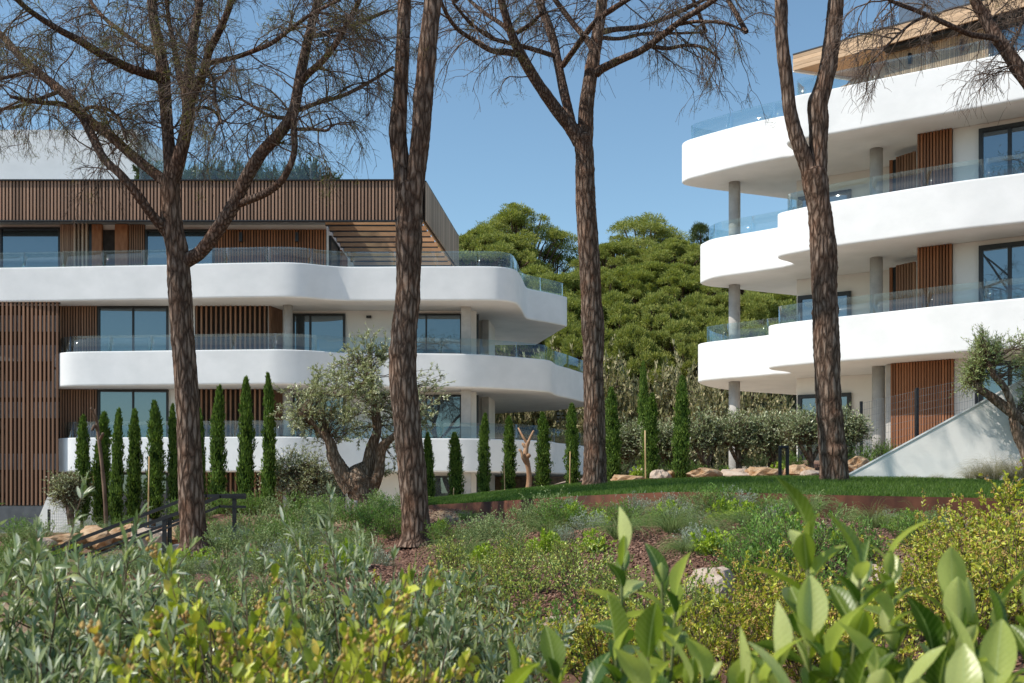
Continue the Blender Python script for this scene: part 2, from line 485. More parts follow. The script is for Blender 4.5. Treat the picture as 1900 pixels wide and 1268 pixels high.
M['cypress'] = leaf_mat('cypress_foliage', [(.024, .046, .009), (.052, .09, .015), (.105, .155, .028), (.036, .066, .012)], .6, .2, .22)
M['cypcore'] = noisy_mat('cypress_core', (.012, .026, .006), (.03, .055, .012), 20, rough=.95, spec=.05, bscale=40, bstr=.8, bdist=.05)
M['needle'] = leaf_mat('green_needles', [(.075, .085, .022), (.12, .12, .035), (.17, .12, .05)], .6, .2, .25)
M['hillpine'] = leaf_mat('hill_pine_foliage', [(.06, .076, .020), (.115, .128, .032), (.185, .182, .048), (.085, .10, .026)], .6, .2, .3)
M['hilldark'] = leaf_mat('dark_pine_foliage', [(.035, .05, .017), (.055, .075, .024), (.08, .095, .03)], .6, .2, .2)
M['scrub'] = leaf_mat('grey_scrub_leaf', [(.08, .085, .04), (.15, .14, .075), (.24, .205, .125), (.11, .115, .05)], .6, .25, .2)
M['olive'] = leaf_mat('olive_leaf', [(.085, .10, .05), (.14, .15, .08), (.24, .25, .155), (.33, .335, .23)], .42, .4, .18)
M['oliveg'] = leaf_mat('green_olive_leaf', [(.06, .08, .034), (.10, .12, .055), (.17, .185, .10), (.27, .28, .18)], .32, .6, .16)
M['olivef'] = leaf_mat('near_olive_leaf', [(.085, .12, .048), (.15, .19, .085), (.27, .31, .17), (.52, .55, .38), (.11, .15, .06)], .30, .6, .3)
M['olivey'] = leaf_mat('young_olive_leaf', [(.12, .15, .05), (.19, .22, .09), (.28, .31, .15)], .42, .4, .25)
M['grey'] = leaf_mat('grey_green_leaf', [(.055, .085, .032), (.11, .145, .06), (.22, .25, .12), (.065, .11, .04)], .6, .25, .2)
M['silver'] = leaf_mat('silver_leaf', [(.14, .17, .13), (.22, .25, .20), (.30, .32, .26)], .65, .2, .15)
M['green'] = leaf_mat('mid_green_leaf', [(.035, .075, .016), (.075, .14, .028), (.15, .23, .05), (.05, .10, .02)], .45, .35, .3)
M['lime'] = leaf_mat('lime_leaf', [(.14, .20, .02), (.22, .30, .03), (.32, .38, .05)], .45, .35, .35)
M['blade'] = leaf_mat('grass_tuft_blade', [(.07, .115, .03), (.12, .17, .05), (.20, .23, .09)], .5, .3, .3)
M['straw'] = leaf_mat('straw_grass_blade', [(.34, .30, .18), (.46, .41, .27), (.26, .27, .13)], .6, .25, .3)
M['lawn'] = leaf_mat('lawn_blade', [(.04, .08, .011), (.065, .118, .016), (.10, .16, .026), (.05, .10, .014)], .5, .25, .3)
M['lawnsoil'] = noisy_mat('lawn_ground', (.022, .05, .010), (.04, .075, .015), 6, rough=.95, bscale=70, bstr=.6, bdist=.02)
M['myrtle'] = leaf_mat('myrtle_leaf', [(.04, .062, .016), (.09, .125, .028), (.20, .225, .05), (.30, .26, .07), (.05, .085, .02), (.16, .18, .045)], .35, .5, .25)
M['yellow'] = leaf_mat('yellow_green_leaf', [(.07, .10, .014), (.19, .21, .024), (.40, .36, .045), (.15, .165, .022), (.33, .24, .05)], .38, .45, .4)
M['bud'] = leaf_mat('orange_bud', [(.50, .30, .09), (.60, .42, .16), (.44, .24, .08)], .7, .2, .1)
M['plinth'] = noisy_mat('dark_plinth', (.10, .105, .11), (.14, .145, .15), 3, rough=.8, bstr=.05)
M['deck'] = noisy_mat('grey_paving', (.20, .21, .22), (.27, .28, .29), 3, rough=.8, bstr=.05)
M['render2'] = noisy_mat('ramp_render', (.82, .79, .745), (.87, .845, .805), 1.2, (1, 1, 1.6), .8, .2, 8, .12, .02)
M['bush'] = leaf_mat('roof_bush_leaf', [(.03, .055, .022), (.05, .085, .03), (.085, .12, .05)], .4, .4, .25)

# big leaves: two-tone with midrib along the leaf
def bigleaf_mat(name, c0, c1):
    m, nt, out = newmat(name)
    oi = nt.nodes.new('ShaderNodeObjectInfo')
    r = ramp(nt, [(0, c0), (.75, tuple((a * .5 + b * .5) for a, b in zip(c0, c1))), (1, c1)])
    nt.links.new(oi.outputs['Random'], r.inputs[0])
    vec = coords(nt, (1, 1, 1))
    fine = noise(nt, vec, 60, 3)
    w = nt.nodes.new('ShaderNodeTexWave'); w.inputs['Scale'].default_value = 55; w.inputs['Distortion'].default_value = 2; w.bands_direction = 'DIAGONAL'
    nt.links.new(vec, w.inputs['Vector'])
    sp_ = nt.nodes.new('ShaderNodeSeparateXYZ'); nt.links.new(vec, sp_.inputs[0])
    ab = nt.nodes.new('ShaderNodeMath'); ab.operation = 'ABSOLUTE'; nt.links.new(sp_.outputs['X'], ab.inputs[0])
    rib = ramp(nt, [(.004, (1, 1, 1)), (.014, (0, 0, 0))]); nt.links.new(ab.outputs[0], rib.inputs[0])
    vv = nt.nodes.new('ShaderNodeMath'); vv.operation = 'MULTIPLY_ADD'; vv.inputs[1].default_value = -1.1
    nt.links.new(ab.outputs[0], vv.inputs[0]); nt.links.new(sp_.outputs['Y'], vv.inputs[2])
    v2 = nt.nodes.new('ShaderNodeMath'); v2.operation = 'MULTIPLY'; v2.inputs[1].default_value = 62; nt.links.new(vv.outputs[0], v2.inputs[0])
    v3 = nt.nodes.new('ShaderNodeMath'); v3.operation = 'SINE'; nt.links.new(v2.outputs[0], v3.inputs[0])
    vr = ramp(nt, [(.75, (0, 0, 0)), (1.0, (.2, .2, .2))]); nt.links.new(v3.outputs[0], vr.inputs[0])
    vein = nt.nodes.new('ShaderNodeMixRGB'); vein.blend_type = 'LIGHTEN'; vein.inputs[0].default_value = 1
    nt.links.new(rib.outputs[0], vein.inputs[1]); nt.links.new(vr.outputs[0], vein.inputs[2])
    rv = nt.nodes.new('ShaderNodeMixRGB'); rv.inputs[2].default_value = (.50, .56, .24, 1)
    nt.links.new(vein.outputs[0], rv.inputs[0]); nt.links.new(r.outputs[0], rv.inputs[1])
    r = rv
    mx = nt.nodes.new('ShaderNodeMixRGB'); mx.blend_type = 'MULTIPLY'; mx.inputs[0].default_value = .7
    rr = ramp(nt, [(.3, (.72, .78, .7)), (.7, (1.1, 1.08, 1.05))]); nt.links.new(fine, rr.inputs[0])
    nt.links.new(r.outputs[0], mx.inputs[1]); nt.links.new(rr.outputs[0], mx.inputs[2])
    p = nt.nodes.new('ShaderNodeBsdfPrincipled'); p.inputs['Roughness'].default_value = .34; p.inputs['Specular IOR Level'].default_value = .5
    nt.links.new(mx.outputs[0], p.inputs['Base Color'])
    bump(nt, v3.outputs[0], .06, .01, p)
    t = nt.nodes.new('ShaderNodeBsdfTranslucent')
    m2 = nt.nodes.new('ShaderNodeMixRGB'); m2.blend_type = 'MULTIPLY'; m2.inputs[0].default_value = 1; m2.inputs[2].default_value = (1.6, 1.7, .7, 1)
    nt.links.new(mx.outputs[0], m2.inputs[1]); nt.links.new(m2.outputs[0], t.inputs[0])
    s = nt.nodes.new('ShaderNodeMixShader'); s.inputs[0].default_value = .35
    nt.links.new(p.outputs[0], s.inputs[1]); nt.links.new(t.outputs[0], s.inputs[2]); nt.links.new(s.outputs[0], out.inputs[0])
    return m
M['bigleaf'] = bigleaf_mat('broad_leaf', (.045, .105, .012), (.34, .40, .06))
M['paleleaf'] = bigleaf_mat('pale_broad_leaf', (.42, .47, .13), (.62, .63, .28))

# ------------------------------------------------------------------ terrain
def PX(px, py, d): return tuple(P(px, py, d))
LF = [PX(*q) for q in ((790, 940, 20.6), (802, 938.4, 19.6), (855, 935.5, 18.4), (918, 932, 17.2), (985, 928, 16.0), (1047, 923.7, 15.2), (1110, 920.5, 14.6), (1184, 917.4, 14.2), (1260, 915, 14.0),
                        (1390, 916.5, 14.0), (1518, 920, 14.0), (1703, 923.7, 14.2), (1865, 927, 14.6), (2050, 933, 15.2), (2300, 938, 16.0))]
LB = [PX(*q) for q in ((789, 936, 20.9), (803, 929, 21.2), (851, 924, 21.6), (962, 911, 22.2), (1073, 900, 22.6), (1150, 895, 22.6), (1270, 890, 22.2),
                        (1400, 887, 21.8), (1518, 885.5, 21.4), (1574, 887, 21.0), (1740, 888.6, 20.9), (1900, 894, 20.9), (2050, 898, 20.9), (2300, 902, 21.0))]
lf = resample(catmull(LF, 6), .1); lb = resample(catmull(LB, 6), .1)
NL = 120
def res_n(p, n):
    s = np.concatenate([[0], np.cumsum(np.linalg.norm(np.diff(p, axis=0), axis=1))]); t = np.linspace(0, s[-1], n)
    return np.stack([np.interp(t, s, p[:, k]) for k in range(3)], 1)
lf = res_n(lf, NL); lb = res_n(lb, NL)

ctrl = [PX(772, 1010, 15.5), PX(362, 1018, 16.0), PX(1200, 1000, 10.5), PX(1600, 955, 13.6), PX(1260, 940, 13.6), PX(1420, 941, 13.6), PX(1850, 955, 14.0),
        PX(1120, 945, 14.1), PX(980, 950, 15.2), PX(850, 952, 17.6), PX(1000, 1150, 7.0), PX(300, 1034, 15.0), PX(100, 1072, 15.0), PX(0, 1000, 24.0),
        PX(200, 985, 25.0), PX(350, 968, 25.0), PX(500, 958, 25.0), PX(670, 948, 25.0), PX(760, 940, 24.0), PX(850, 926, 25.0), PX(940, 912, 25.0),
        PX(1100, 896, 25.0), PX(1300, 884, 24.5), PX(1450, 872, 24.5), PX(1560, 868, 25.0), PX(1900, 888, 22.5), PX(2100, 880, 23.0),
        (10, 31, 2.2), (8, 36, 2.0), (16, 26, 2.2), (14, 36, 2.3), (-12, 41, .0), (-3, 42, .1), (-20, 41, -.2), (3, 44, .9), (-22, 30, .0), (-14, 30, .3), (-6, 30, .5), (1, 31, 1.5),
        PX(1900, 1000, 10.0), PX(1300, 1078, 8.0), PX(1650, 1062, 8.5), PX(600, 1060, 10.5), PX(250, 1090, 10.5), PX(800, 1060, 10.5),
        (-6, 6, .35), (6, 6, .75), (0, 3, .45), (-4, 2, .25), (4, 2, .45), (0, -3, .1), (-8, -2, .0), (8, -2, .3), (-16, 6, .1), (18, 6, .9), (-16, 15, .1), (20, 18, 1.7),
        PX(94, 1070, 17.5), PX(240, 1030, 18.5), PX(440, 1000, 17.5),
        (0, 54, 1.2), (12, 50, 2.2), (-16, 54, .6), (24, 34, 2.4), (28, 46, 2.6), (-30, 48, .0), (-30, 20, .0), (30, 4, 1.2)]
for i in range(8, NL, 16):
    for t in (.3, .8):
        q = lf[i] * (1 - t) + lb[i] * t
        ctrl.append((q[0], q[1], q[2] - .16))
ctrl = np.array(ctrl)
def _tps(r2): return .5 * r2 * np.log(r2 + 1e-9)
_n = len(ctrl)
_K = _tps(((ctrl[:, None, :2] - ctrl[None, :, :2]) ** 2).sum(-1)) + np.eye(_n) * .6
_Pm = np.c_[np.ones(_n), ctrl[:, :2]]
_A = np.zeros((_n + 3, _n + 3)); _A[:_n, :_n] = _K; _A[:_n, _n:] = _Pm; _A[_n:, :_n] = _Pm.T
_w = np.linalg.solve(_A, np.r_[ctrl[:, 2], 0, 0, 0])
rs0 = np.random.RandomState(3)
_und = [(rs0.uniform(0, 6.28), rs0.uniform(1.0, 6.0), rs0.uniform(0, 6.28)) for _ in range(26)]
def gz(x, y):
    x = np.asarray(x, float); y = np.asarray(y, float)
    sh = x.shape
    xc = np.clip(x, -32, 32).ravel(); yc = np.clip(y, -4, 56).ravel()
    r2 = (xc[:, None] - ctrl[None, :, 0]) ** 2 + (yc[:, None] - ctrl[None, :, 1]) ** 2
    z = _tps(r2) @ _w[:_n] + _w[_n] + _w[_n + 1] * xc + _w[_n + 2] * yc
    z = z.reshape(sh)
    t = np.clip((y - 54) / 34, 0, 1); hill = 13.5 * (t * t * (3 - 2 * t))
    fl = np.clip((np.hypot(x - 5, y - 75) - 45) / 90, 0, 1); fl = fl * fl * (3 - 2 * fl)
    z = (z + hill) * (1 - fl) + 0.0 * fl
    fx = np.exp(-((x / 30) ** 2 + ((y - 25) / 45) ** 2))
    for a, w, ph in _und:
        z = z + fx * .05 / w * np.cos(w * (x * math.cos(a) + y * math.sin(a)) + ph)
    return z
def g1(x, y): return float(gz(np.array([x]), np.array([y]))[0])

def axis(lo, hi, step, far):
    a = list(np.arange(lo, hi + 1e-6, step)); s = step; v = hi
    up = []
    while v < far: s *= 1.35; v += s; up.append(v)
    s = step; v = lo; dn = []
    while v > -far: s *= 1.35; v -= s; dn.append(v)
    return np.array(dn[::-1] + a + up)
gx = axis(-18, 18, .35, 6000); gy = axis(-2, 60, .4, 6000)
GX, GY = np.meshgrid(gx, gy)
GZ = gz(GX, GY)
nyy, nxx = GX.shape
idx = np.arange(nyy * nxx).reshape(nyy, nxx)
gq = np.stack([idx[:-1, :-1], idx[:-1, 1:], idx[1:, 1:], idx[1:, :-1]], -1).reshape(-1, 4)

def ground_mat():
    m, nt, out = newmat('garden_ground')
    p = principled(nt, out, .95, .1)
    vec = coords(nt, (1, 1, 1))
    a = ramp(nt, [(.25, (.13, .068, .048)), (.5, (.23, .13, .092)), (.78, (.34, .21, .155))])
    nt.links.new(noise(nt, vec, 26, 8, .7), a.inputs[0])
    b = ramp(nt, [(.3, (.34, .23, .14)), (.7, (.46, .34, .22))])
    nt.links.new(noise(nt, vec, 3, 8, .7), b.inputs[0])
    mk = ramp(nt, [(.56, (0, 0, 0)), (.64, (1, 1, 1))])
    nt.links.new(noise(nt, vec, .35, 4, .5), mk.inputs[0])
    mx = nt.nodes.new('ShaderNodeMixRGB')
    nt.links.new(mk.outputs[0], mx.inputs[0]); nt.links.new(a.outputs[0], mx.inputs[1]); nt.links.new(b.outputs[0], mx.inputs[2])
    # woodland floor on the hill, further off
    geo = nt.nodes.new('ShaderNodeNewGeometry'); sx = nt.nodes.new('ShaderNodeSeparateXYZ')
    nt.links.new(geo.outputs['Position'], sx.inputs[0])
    far = ramp(nt, [(.0, (0, 0, 0)), (1, (1, 1, 1))])
    mr = nt.nodes.new('ShaderNodeMapRange'); mr.inputs['From Min'].default_value = 48; mr.inputs['From Max'].default_value = 54
    nt.links.new(sx.outputs['Y'], mr.inputs['Value']); nt.links.new(mr.outputs[0], far.inputs[0])
    c = ramp(nt, [(.3, (.06, .06, .025)), (.7, (.15, .12, .06))]); nt.links.new(noise(nt, vec, .8, 8, .7), c.inputs[0])
    m2 = nt.nodes.new('ShaderNodeMixRGB')
    nt.links.new(far.outputs[0], m2.inputs[0]); nt.links.new(mx.outputs[0], m2.inputs[1]); nt.links.new(c.outputs[0], m2.inputs[2])
    mr3 = nt.nodes.new('ShaderNodeMapRange'); mr3.inputs['From Min'].default_value = 26.0; mr3.inputs['From Max'].default_value = 27.5
    nt.links.new(sx.outputs['Y'], mr3.inputs['Value'])
    gsub = nt.nodes.new('ShaderNodeMath'); gsub.operation = 'SUBTRACT'; gsub.use_clamp = True
    nt.links.new(mr3.outputs[0], gsub.inputs[0]); nt.links.new(mr.outputs[0], gsub.inputs[1])
    gr = ramp(nt, [(.3, (.44, .36, .27)), (.7, (.56, .47, .37))]); nt.links.new(noise(nt, vec, 5, 8, .7), gr.inputs[0])  # pale ground band added to bounce warm light onto the soffits
    m3 = nt.nodes.new('ShaderNodeMixRGB'); nt.links.new(gsub.outputs[0], m3.inputs[0]); nt.links.new(m2.outputs[0], m3.inputs[1]); nt.links.new(gr.outputs[0], m3.inputs[2])
    nt.links.new(m3.outputs[0], p.inputs['Base Color'])
    bump(nt, noise(nt, vec, 40, 8, .75), .9, .03, p)
    return m
M['ground'] = ground_mat()
gme = npmesh('ground', np.stack([GX, GY, GZ], -1).reshape(-1, 3), gq, True)
tag(link('ground', gme, None, M['ground']), 'mulched garden ground rising toward the lawn and the wooded hill', 'ground', kind='structure')

# lawn sheet between its front and back edges
MLn = 24
tt = np.linspace(0, 1, MLn)
LG = lf[None] * (1 - tt[:, None, None]) + lb[None] * tt[:, None, None]
LG[:, :, 2] += (.05 * np.sin(np.pi * tt))[:, None]
def lawn_pt(u, v):
    i = u * (NL - 1); i0 = np.clip(i.astype(int), 0, NL - 2); fu = (i - i0)[:, None]
    a = lf[i0] * (1 - fu) + lf[i0 + 1] * fu; b = lb[i0] * (1 - fu) + lb[i0 + 1] * fu
    p = a * (1 - v[:, None]) + b * v[:, None]; p[:, 2] += .05 * np.sin(np.pi * v)
    return p
idx = np.arange(MLn * NL).reshape(MLn, NL)
lq = np.stack([idx[:-1, :-1], idx[:-1, 1:], idx[1:, 1:], idx[1:, :-1]], -1).reshape(-1, 4)
LV = LG.reshape(-1, 3)
skirt = lf.copy(); skirt[:, 2] -= .5
skb = lb.copy(); skb[:, 2] -= .6
n0 = len(LV)
LV = np.vstack([LV, skirt, skb])
si = np.arange(NL - 1)
sq = np.stack([idx[0, :-1], n0 + si, n0 + si + 1, idx[0, 1:]], -1)
sb = np.stack([idx[-1, 1:], n0 + NL + si + 1, n0 + NL + si, idx[-1, :-1]], -1)
tag(link('lawn', npmesh('lawn', LV, np.vstack([lq, sq, sb])), None, M['lawnsoil']), 'curved raised lawn behind the rusty steel edging', 'lawn', kind='structure')

rs = np.random.RandomState(11)
nb = 130000
u = rs.rand(nb); v = rs.rand(nb) ** 1.2
bp = lawn_pt(u, v); keep = (bp[:, 0] < 11.5)
bp = bp[keep]; nb = len(bp)
dr = rdirs(rs, nb) * .55; dr[:, 2] = 1
hgt = rs.uniform(.03, .065, nb)
sd = rdirs(rs, nb); sd[:, 2] = 0; sd *= .005
bv = np.stack([bp - sd, bp + sd, bp + dr * hgt[:, None]], 1).reshape(-1, 3)
tag(link('grass', npmesh('grass', bv, np.arange(len(bv)).reshape(-1, 3)), None, M['lawn']), 'short green lawn grass behind the rusty edging', 'grass', kind='stuff')

# rusty steel edging along the lawn's front
eb = MB()
e0 = lf.copy()
tan = np.gradient(e0[:, :2], axis=0); tan /= np.linalg.norm(tan, axis=1)[:, None]
en = np.stack([tan[:, 1], -tan[:, 0]], 1)
outr = e0.copy(); outr[:, :2] += en * .022; inn = e0.copy(); inn[:, :2] += en * .010
ztop = e0[:, 2] + .012; zbot = e0[:, 2] - .55
ev = np.concatenate([np.c_[outr[:, :2], zbot], np.c_[outr[:, :2], ztop], np.c_[inn[:, :2], ztop], np.c_[inn[:, :2], zbot]])
si = np.arange(NL - 1)
ef = np.vstack([np.stack([si + a * NL, si + 1 + a * NL, si + 1 + b * NL, si + b * NL], -1) for a, b in ((0, 1), (1, 2), (2, 3))])
tag(link('steel_edging', npmesh('steel_edging', ev, ef, False), None, M['corten']), 'rusty weathering-steel edging strip curving along the lawn', 'edging')

# bark mulch chips on the open bed
rs = np.random.RandomState(5)
nc = 42000
cd = rs.uniform(6.0, 18.5, nc); cpx = rs.uniform(560, 1930, nc)
cx_ = (cpx - CX) * cd / F
cz = gz(cx_, cd)
cpos = np.stack([cx_, cd, cz + .012], 1)
ax = rdirs(rs, nc); ax[:, 2] *= .35; ax /= np.linalg.norm(ax, axis=1)[:, None]
nn = rdirs(rs, nc) * .5; nn[:, 2] += 1
nn -= ax * np.sum(ax * nn, 1)[:, None]; nn /= np.linalg.norm(nn, axis=1)[:, None]
s2 = np.cross(ax, nn)
Lc = rs.uniform(.02, .06, nc)[:, None]; Wc = rs.uniform(.008, .02, nc)[:, None]; Tc = .004
c8 = []
for k in (-1, 1):
    for i, j in ((-1, -1), (1, -1), (1, 1), (-1, 1)):
        c8.append(cpos + ax * Lc * i * .5 * (1 - .25 * (j > 0)) + s2 * Wc * j * .5 + nn * Tc * k)
c8 = np.stack(c8, 1).reshape(-1, 3)
base = (np.arange(nc) * 8)[:, None]
cf = np.concatenate([base + np.array([f]) for f in ([3, 2, 1, 0], [4, 5, 6, 7], [0, 1, 5, 4], [1, 2, 6, 5], [2, 3, 7, 6], [3, 0, 4, 7])])
tag(link('bark_mulch', npmesh('bark_mulch', c8, cf), None, M['chip']), 'reddish bark mulch chips scattered over the planting bed', 'mulch', kind='stuff')

# ------------------------------------------------------------------ architecture helpers
def offset_poly(p, d, closed=True):
    p = np.asarray(p, float)
    if closed: t = np.roll(p, -1, 0) - np.roll(p, 1, 0)
    else: t = np.gradient(p, axis=0)
    t /= np.linalg.norm(t, axis=1)[:, None] + 1e-9
    n = np.stack([-t[:, 1], t[:, 0]], 1)       # left of travel = inside of a CCW polygon
    return p + n * d

def band(front, back, zb, zt, parent, t=.24, floor=.42):
    """balcony slab with a smooth parapet round a closed plan outline; returns the smoothed CCW front"""
    fr = resample(front, .16)
    poly = np.vstack([fr, np.array(back, float)])
    ar = np.sum(poly[:, 0] * np.roll(poly[:, 1], -1) - np.roll(poly[:, 0], -1) * poly[:, 1])
    if ar < 0: poly = poly[::-1]
    n = len(poly)
    rings = [(.055, zb), (.018, zb + .016), (.0, zb + .055), (0, zb + .085), (0, zt - .06), (0, zt - .03), (.012, zt - .006), (.035, zt), (t, zt), (t, zb + floor)]
    V = np.vstack([np.c_[offset_poly(poly, o), np.full(n, z)] for o, z in rings])
    faces, sm = [], []
    for r in range(len(rings) - 1):
        for i in range(n):
            j = (i + 1) % n
            faces.append((r * n + i, r * n + j, (r + 1) * n + j, (r + 1) * n + i)); sm.append(r != 7)
    faces.append(tuple(range(n - 1, -1, -1))); sm.append(False)
    faces.append(tuple((len(rings) - 1) * n + i for i in range(n))); sm.append(False)
    me = bpy.data.meshes.new('balcony_band')
    me.from_pydata([tuple(v - np.array(parent.location)) for v in V], [], faces)
    me.polygons.foreach_set('use_smooth', np.array(sm)); me.materials.append(M['render']); me.materials.append(M['tile'])
    mi = np.zeros(len(faces), dtype=np.int32); mi[-1] = 1; me.polygons.foreach_set('material_index', mi); me.update()
    link('balcony_band', me, parent)
    return fr if ar > 0 else fr[::-1]

def glass_rail(front, zt, h, parent, inset=.2, pane=1.55, s0=0.0, s1=None, th=.02):
    """front: CCW polyline of the parapet; panes stand on it one by one"""
    p = resample(offset_poly(front, inset, False), .1)
    s = np.concatenate([[0], np.cumsum(np.linalg.norm(np.diff(p, axis=0), axis=1))])
    end = s[-1] if s1 is None else s1
    k = max(1, int(round((end - s0) / pane))); w = (end - s0) / k
    for i in range(k):
        a, b = s0 + i * w + .008, s0 + (i + 1) * w - .008
        tq = np.linspace(a, b, max(2, int((b - a) / .13)))
        q = np.stack([np.interp(tq, s, p[:, c]) for c in (0, 1)], 1)
        qi = offset_poly(q, th, False)
        m = len(q); z0, z1 = zt - .03, zt + h
        V = np.vstack([np.c_[q, np.full(m, z0)], np.c_[q, np.full(m, z1)], np.c_[qi, np.full(m, z1)], np.c_[qi, np.full(m, z0)]])
        I = np.arange(m - 1)
        f = [np.stack([I + a_ * m, I + 1 + a_ * m, I + 1 + b_ * m, I + b_ * m], -1) for a_, b_ in ((0, 1), (1, 2), (2, 3))]
        caps = np.array([[0, m, 2 * m, 3 * m], [m - 1, 4 * m - 1, 3 * m - 1, 2 * m - 1]])
        link('glass_pane', npmesh('glass_pane', V - np.array(parent.location), np.vstack(f + [caps]), False), parent, M['glass'])

def window(parent, a, b, z0, z1, side, mull=(.5,), fr=.07, glass='window', depth=.10):
    """framed window standing just proud of a wall line a-b; side = outward plan vector"""
    a = Vector((a[0], a[1])); b = Vector((b[0], b[1])); t = (b - a).normalized(); w = (b - a).length
    sv = Vector((side[0], side[1])).normalized()
    f = MB()
    a1 = a + sv * .004; b1 = b + sv * .004
    f.obox(a1, b1, depth, z0, z0 + fr, sv); f.obox(a1, b1, depth, z1 - fr, z1, sv)
    f.obox(a1, a1 + t * fr, depth, z0 + fr, z1 - fr, sv); f.obox(b1 - t * fr, b1, depth, z0 + fr, z1 - fr, sv)
    for m in mull:
        c = a1 + t * (w * m)
        f.obox(c - t * fr * .45, c + t * fr * .45, depth - .012, z0 + fr, z1 - fr, sv)
    wo_ = f.build('window', M['frame'], parent)
    edges = [0] + list(mull) + [1]
    for i in range(len(edges) - 1):
        g = MB()
        c0 = a1 + t * (w * edges[i] + (fr if i == 0 else fr * .45)) + sv * .02; c1 = a1 + t * (w * edges[i + 1] - (fr if i == len(edges) - 2 else fr * .45)) + sv * .02
        g.obox(c0, c1, .02, z0 + fr, z1 - fr, sv)
        me_parent = wo_
        o = g.build('pane', M[glass], parent)
        o.parent = wo_
    return wo_

def slats(parent, a, b, z0, z1, n, w, dpt, mat, side, backing=True, gap=.03, name='slat_screen', jitter=0.0, seed=0):
    """a screen of n upright slats between plan points; backing board is the part, each slat a sub-part"""
    a = Vector((a[0], a[1])); b = Vector((b[0], b[1])); t = (b - a).normalized(); sv = Vector((side[0], side[1])).normalized()
    m = MB()
    if backing:
        m.obox(a + sv * .004, b + sv * .004, gap, z0, z1, sv)
    else:
        m.obox(a, b, .05, z0, z0 + .06, sv); m.obox(a, b, .05, z1 - .06, z1, sv)
    scn = m.build(name, M['backing'] if backing else M['black'], parent)
    rz = math.atan2(t.y, t.x)
    L = (b - a).length
    rnd = random.Random(seed)
    off = gap + .004 + dpt / 2 if backing else .05 + dpt / 2
    for i in range(n):
        c = a + t * (L * (i + .5) / n + rnd.uniform(-1, 1) * jitter) + sv * off
        piece('slat', mat, scn, (c.x, c.y, z0 - (0 if backing else .02)), (w, dpt, z1 - z0 + (0 if backing else .04)), rz)
    return scn

def column(parent, x, y, r, z0, z1, mat='concrete'):
    b = MB(); b.cyl(x, y, r, z0, z1, 28)
    return b.build('column', M[mat], parent)

# ------------------------------------------------------------------ the near-left apartment building
LBD = empty('apartment_building', (-8.0, 46.0, 0.1), 'white apartment block with brown slatted roof fascia and curved balconies, behind the row of cypresses', 'building')
Z3t, Z2t, Z1t = E + 8.56, E + 5.33, E + 2.10
BH = 1.30
def front_of(tab, H): return [((px - CX) / F * (H * F / (HY - py)), H * F / (HY - py)) for px, py in tab]
b3 = front_of([(-110, 499), (0, 497), (100, 495.5), (200, 493.5), (310, 491.5), (400, 488.8), (480, 487.4), (530, 487), (565, 488.6), (600, 492.3), (640, 495), (700, 495.2), (782, 494.6),
               (850, 494.2), (894, 494.2), (927, 495), (948, 498), (959, 502), (966, 511), (971, 521), (976, 532), (985, 536.5), (1016, 542.6), (1040, 548), (1052, 551.4)], 8.56)
b3 = catmull(b3, 5)
f3 = band(b3, [(1.19, 52.9), (-3.3, 53.0), (-24, 53.0), (-24, 41.6)], Z3t - BH, Z3t, LBD)
b2 = [((104 - CX) / F * 43.6, 43.6), ((101.5 - CX) / F * 42.2, 42.2), ((103 - CX) / F * 41.4, 41.4), ((116 - CX) / F * 40.9, 40.9)] + \
     front_of([(146, 652.7), (230, 651.6), (310, 650.5), (400, 649.3), (480, 648.5), (515, 648.3), (560, 649.6), (600, 652), (640, 654.5), (720, 655.2), (800, 656), (850, 656.5), (885, 657.6),
               (911, 659), (969, 663.4), (1008, 667), (1023, 670), (1033, 677), (1054, 683), (1083, 692.4)], 5.33) + [(3.9, 49.3)]
b2 = catmull(b2, 5)
f2 = band(b2, [(2.3, 52.5), (-1.0, 55.0), (-17.2, 55.0), (-17.9, 45.0)], Z2t - BH, Z2t, LBD)
f1 = band(b2 + np.array([0, .25]), [(2.3, 52.7), (-1.0, 55.2), (-17.2, 55.2), (-17.9, 45.2)], Z1t - BH, Z1t, LBD)
glass_rail(f3, Z3t, .62, LBD, .2)
glass_rail(f2, Z2t, .62, LBD, .2)
glass_rail(f1, Z1t, .62, LBD, .2)

def lx(px, d): return (px - CX) * d / F
FRN = (0, -1)
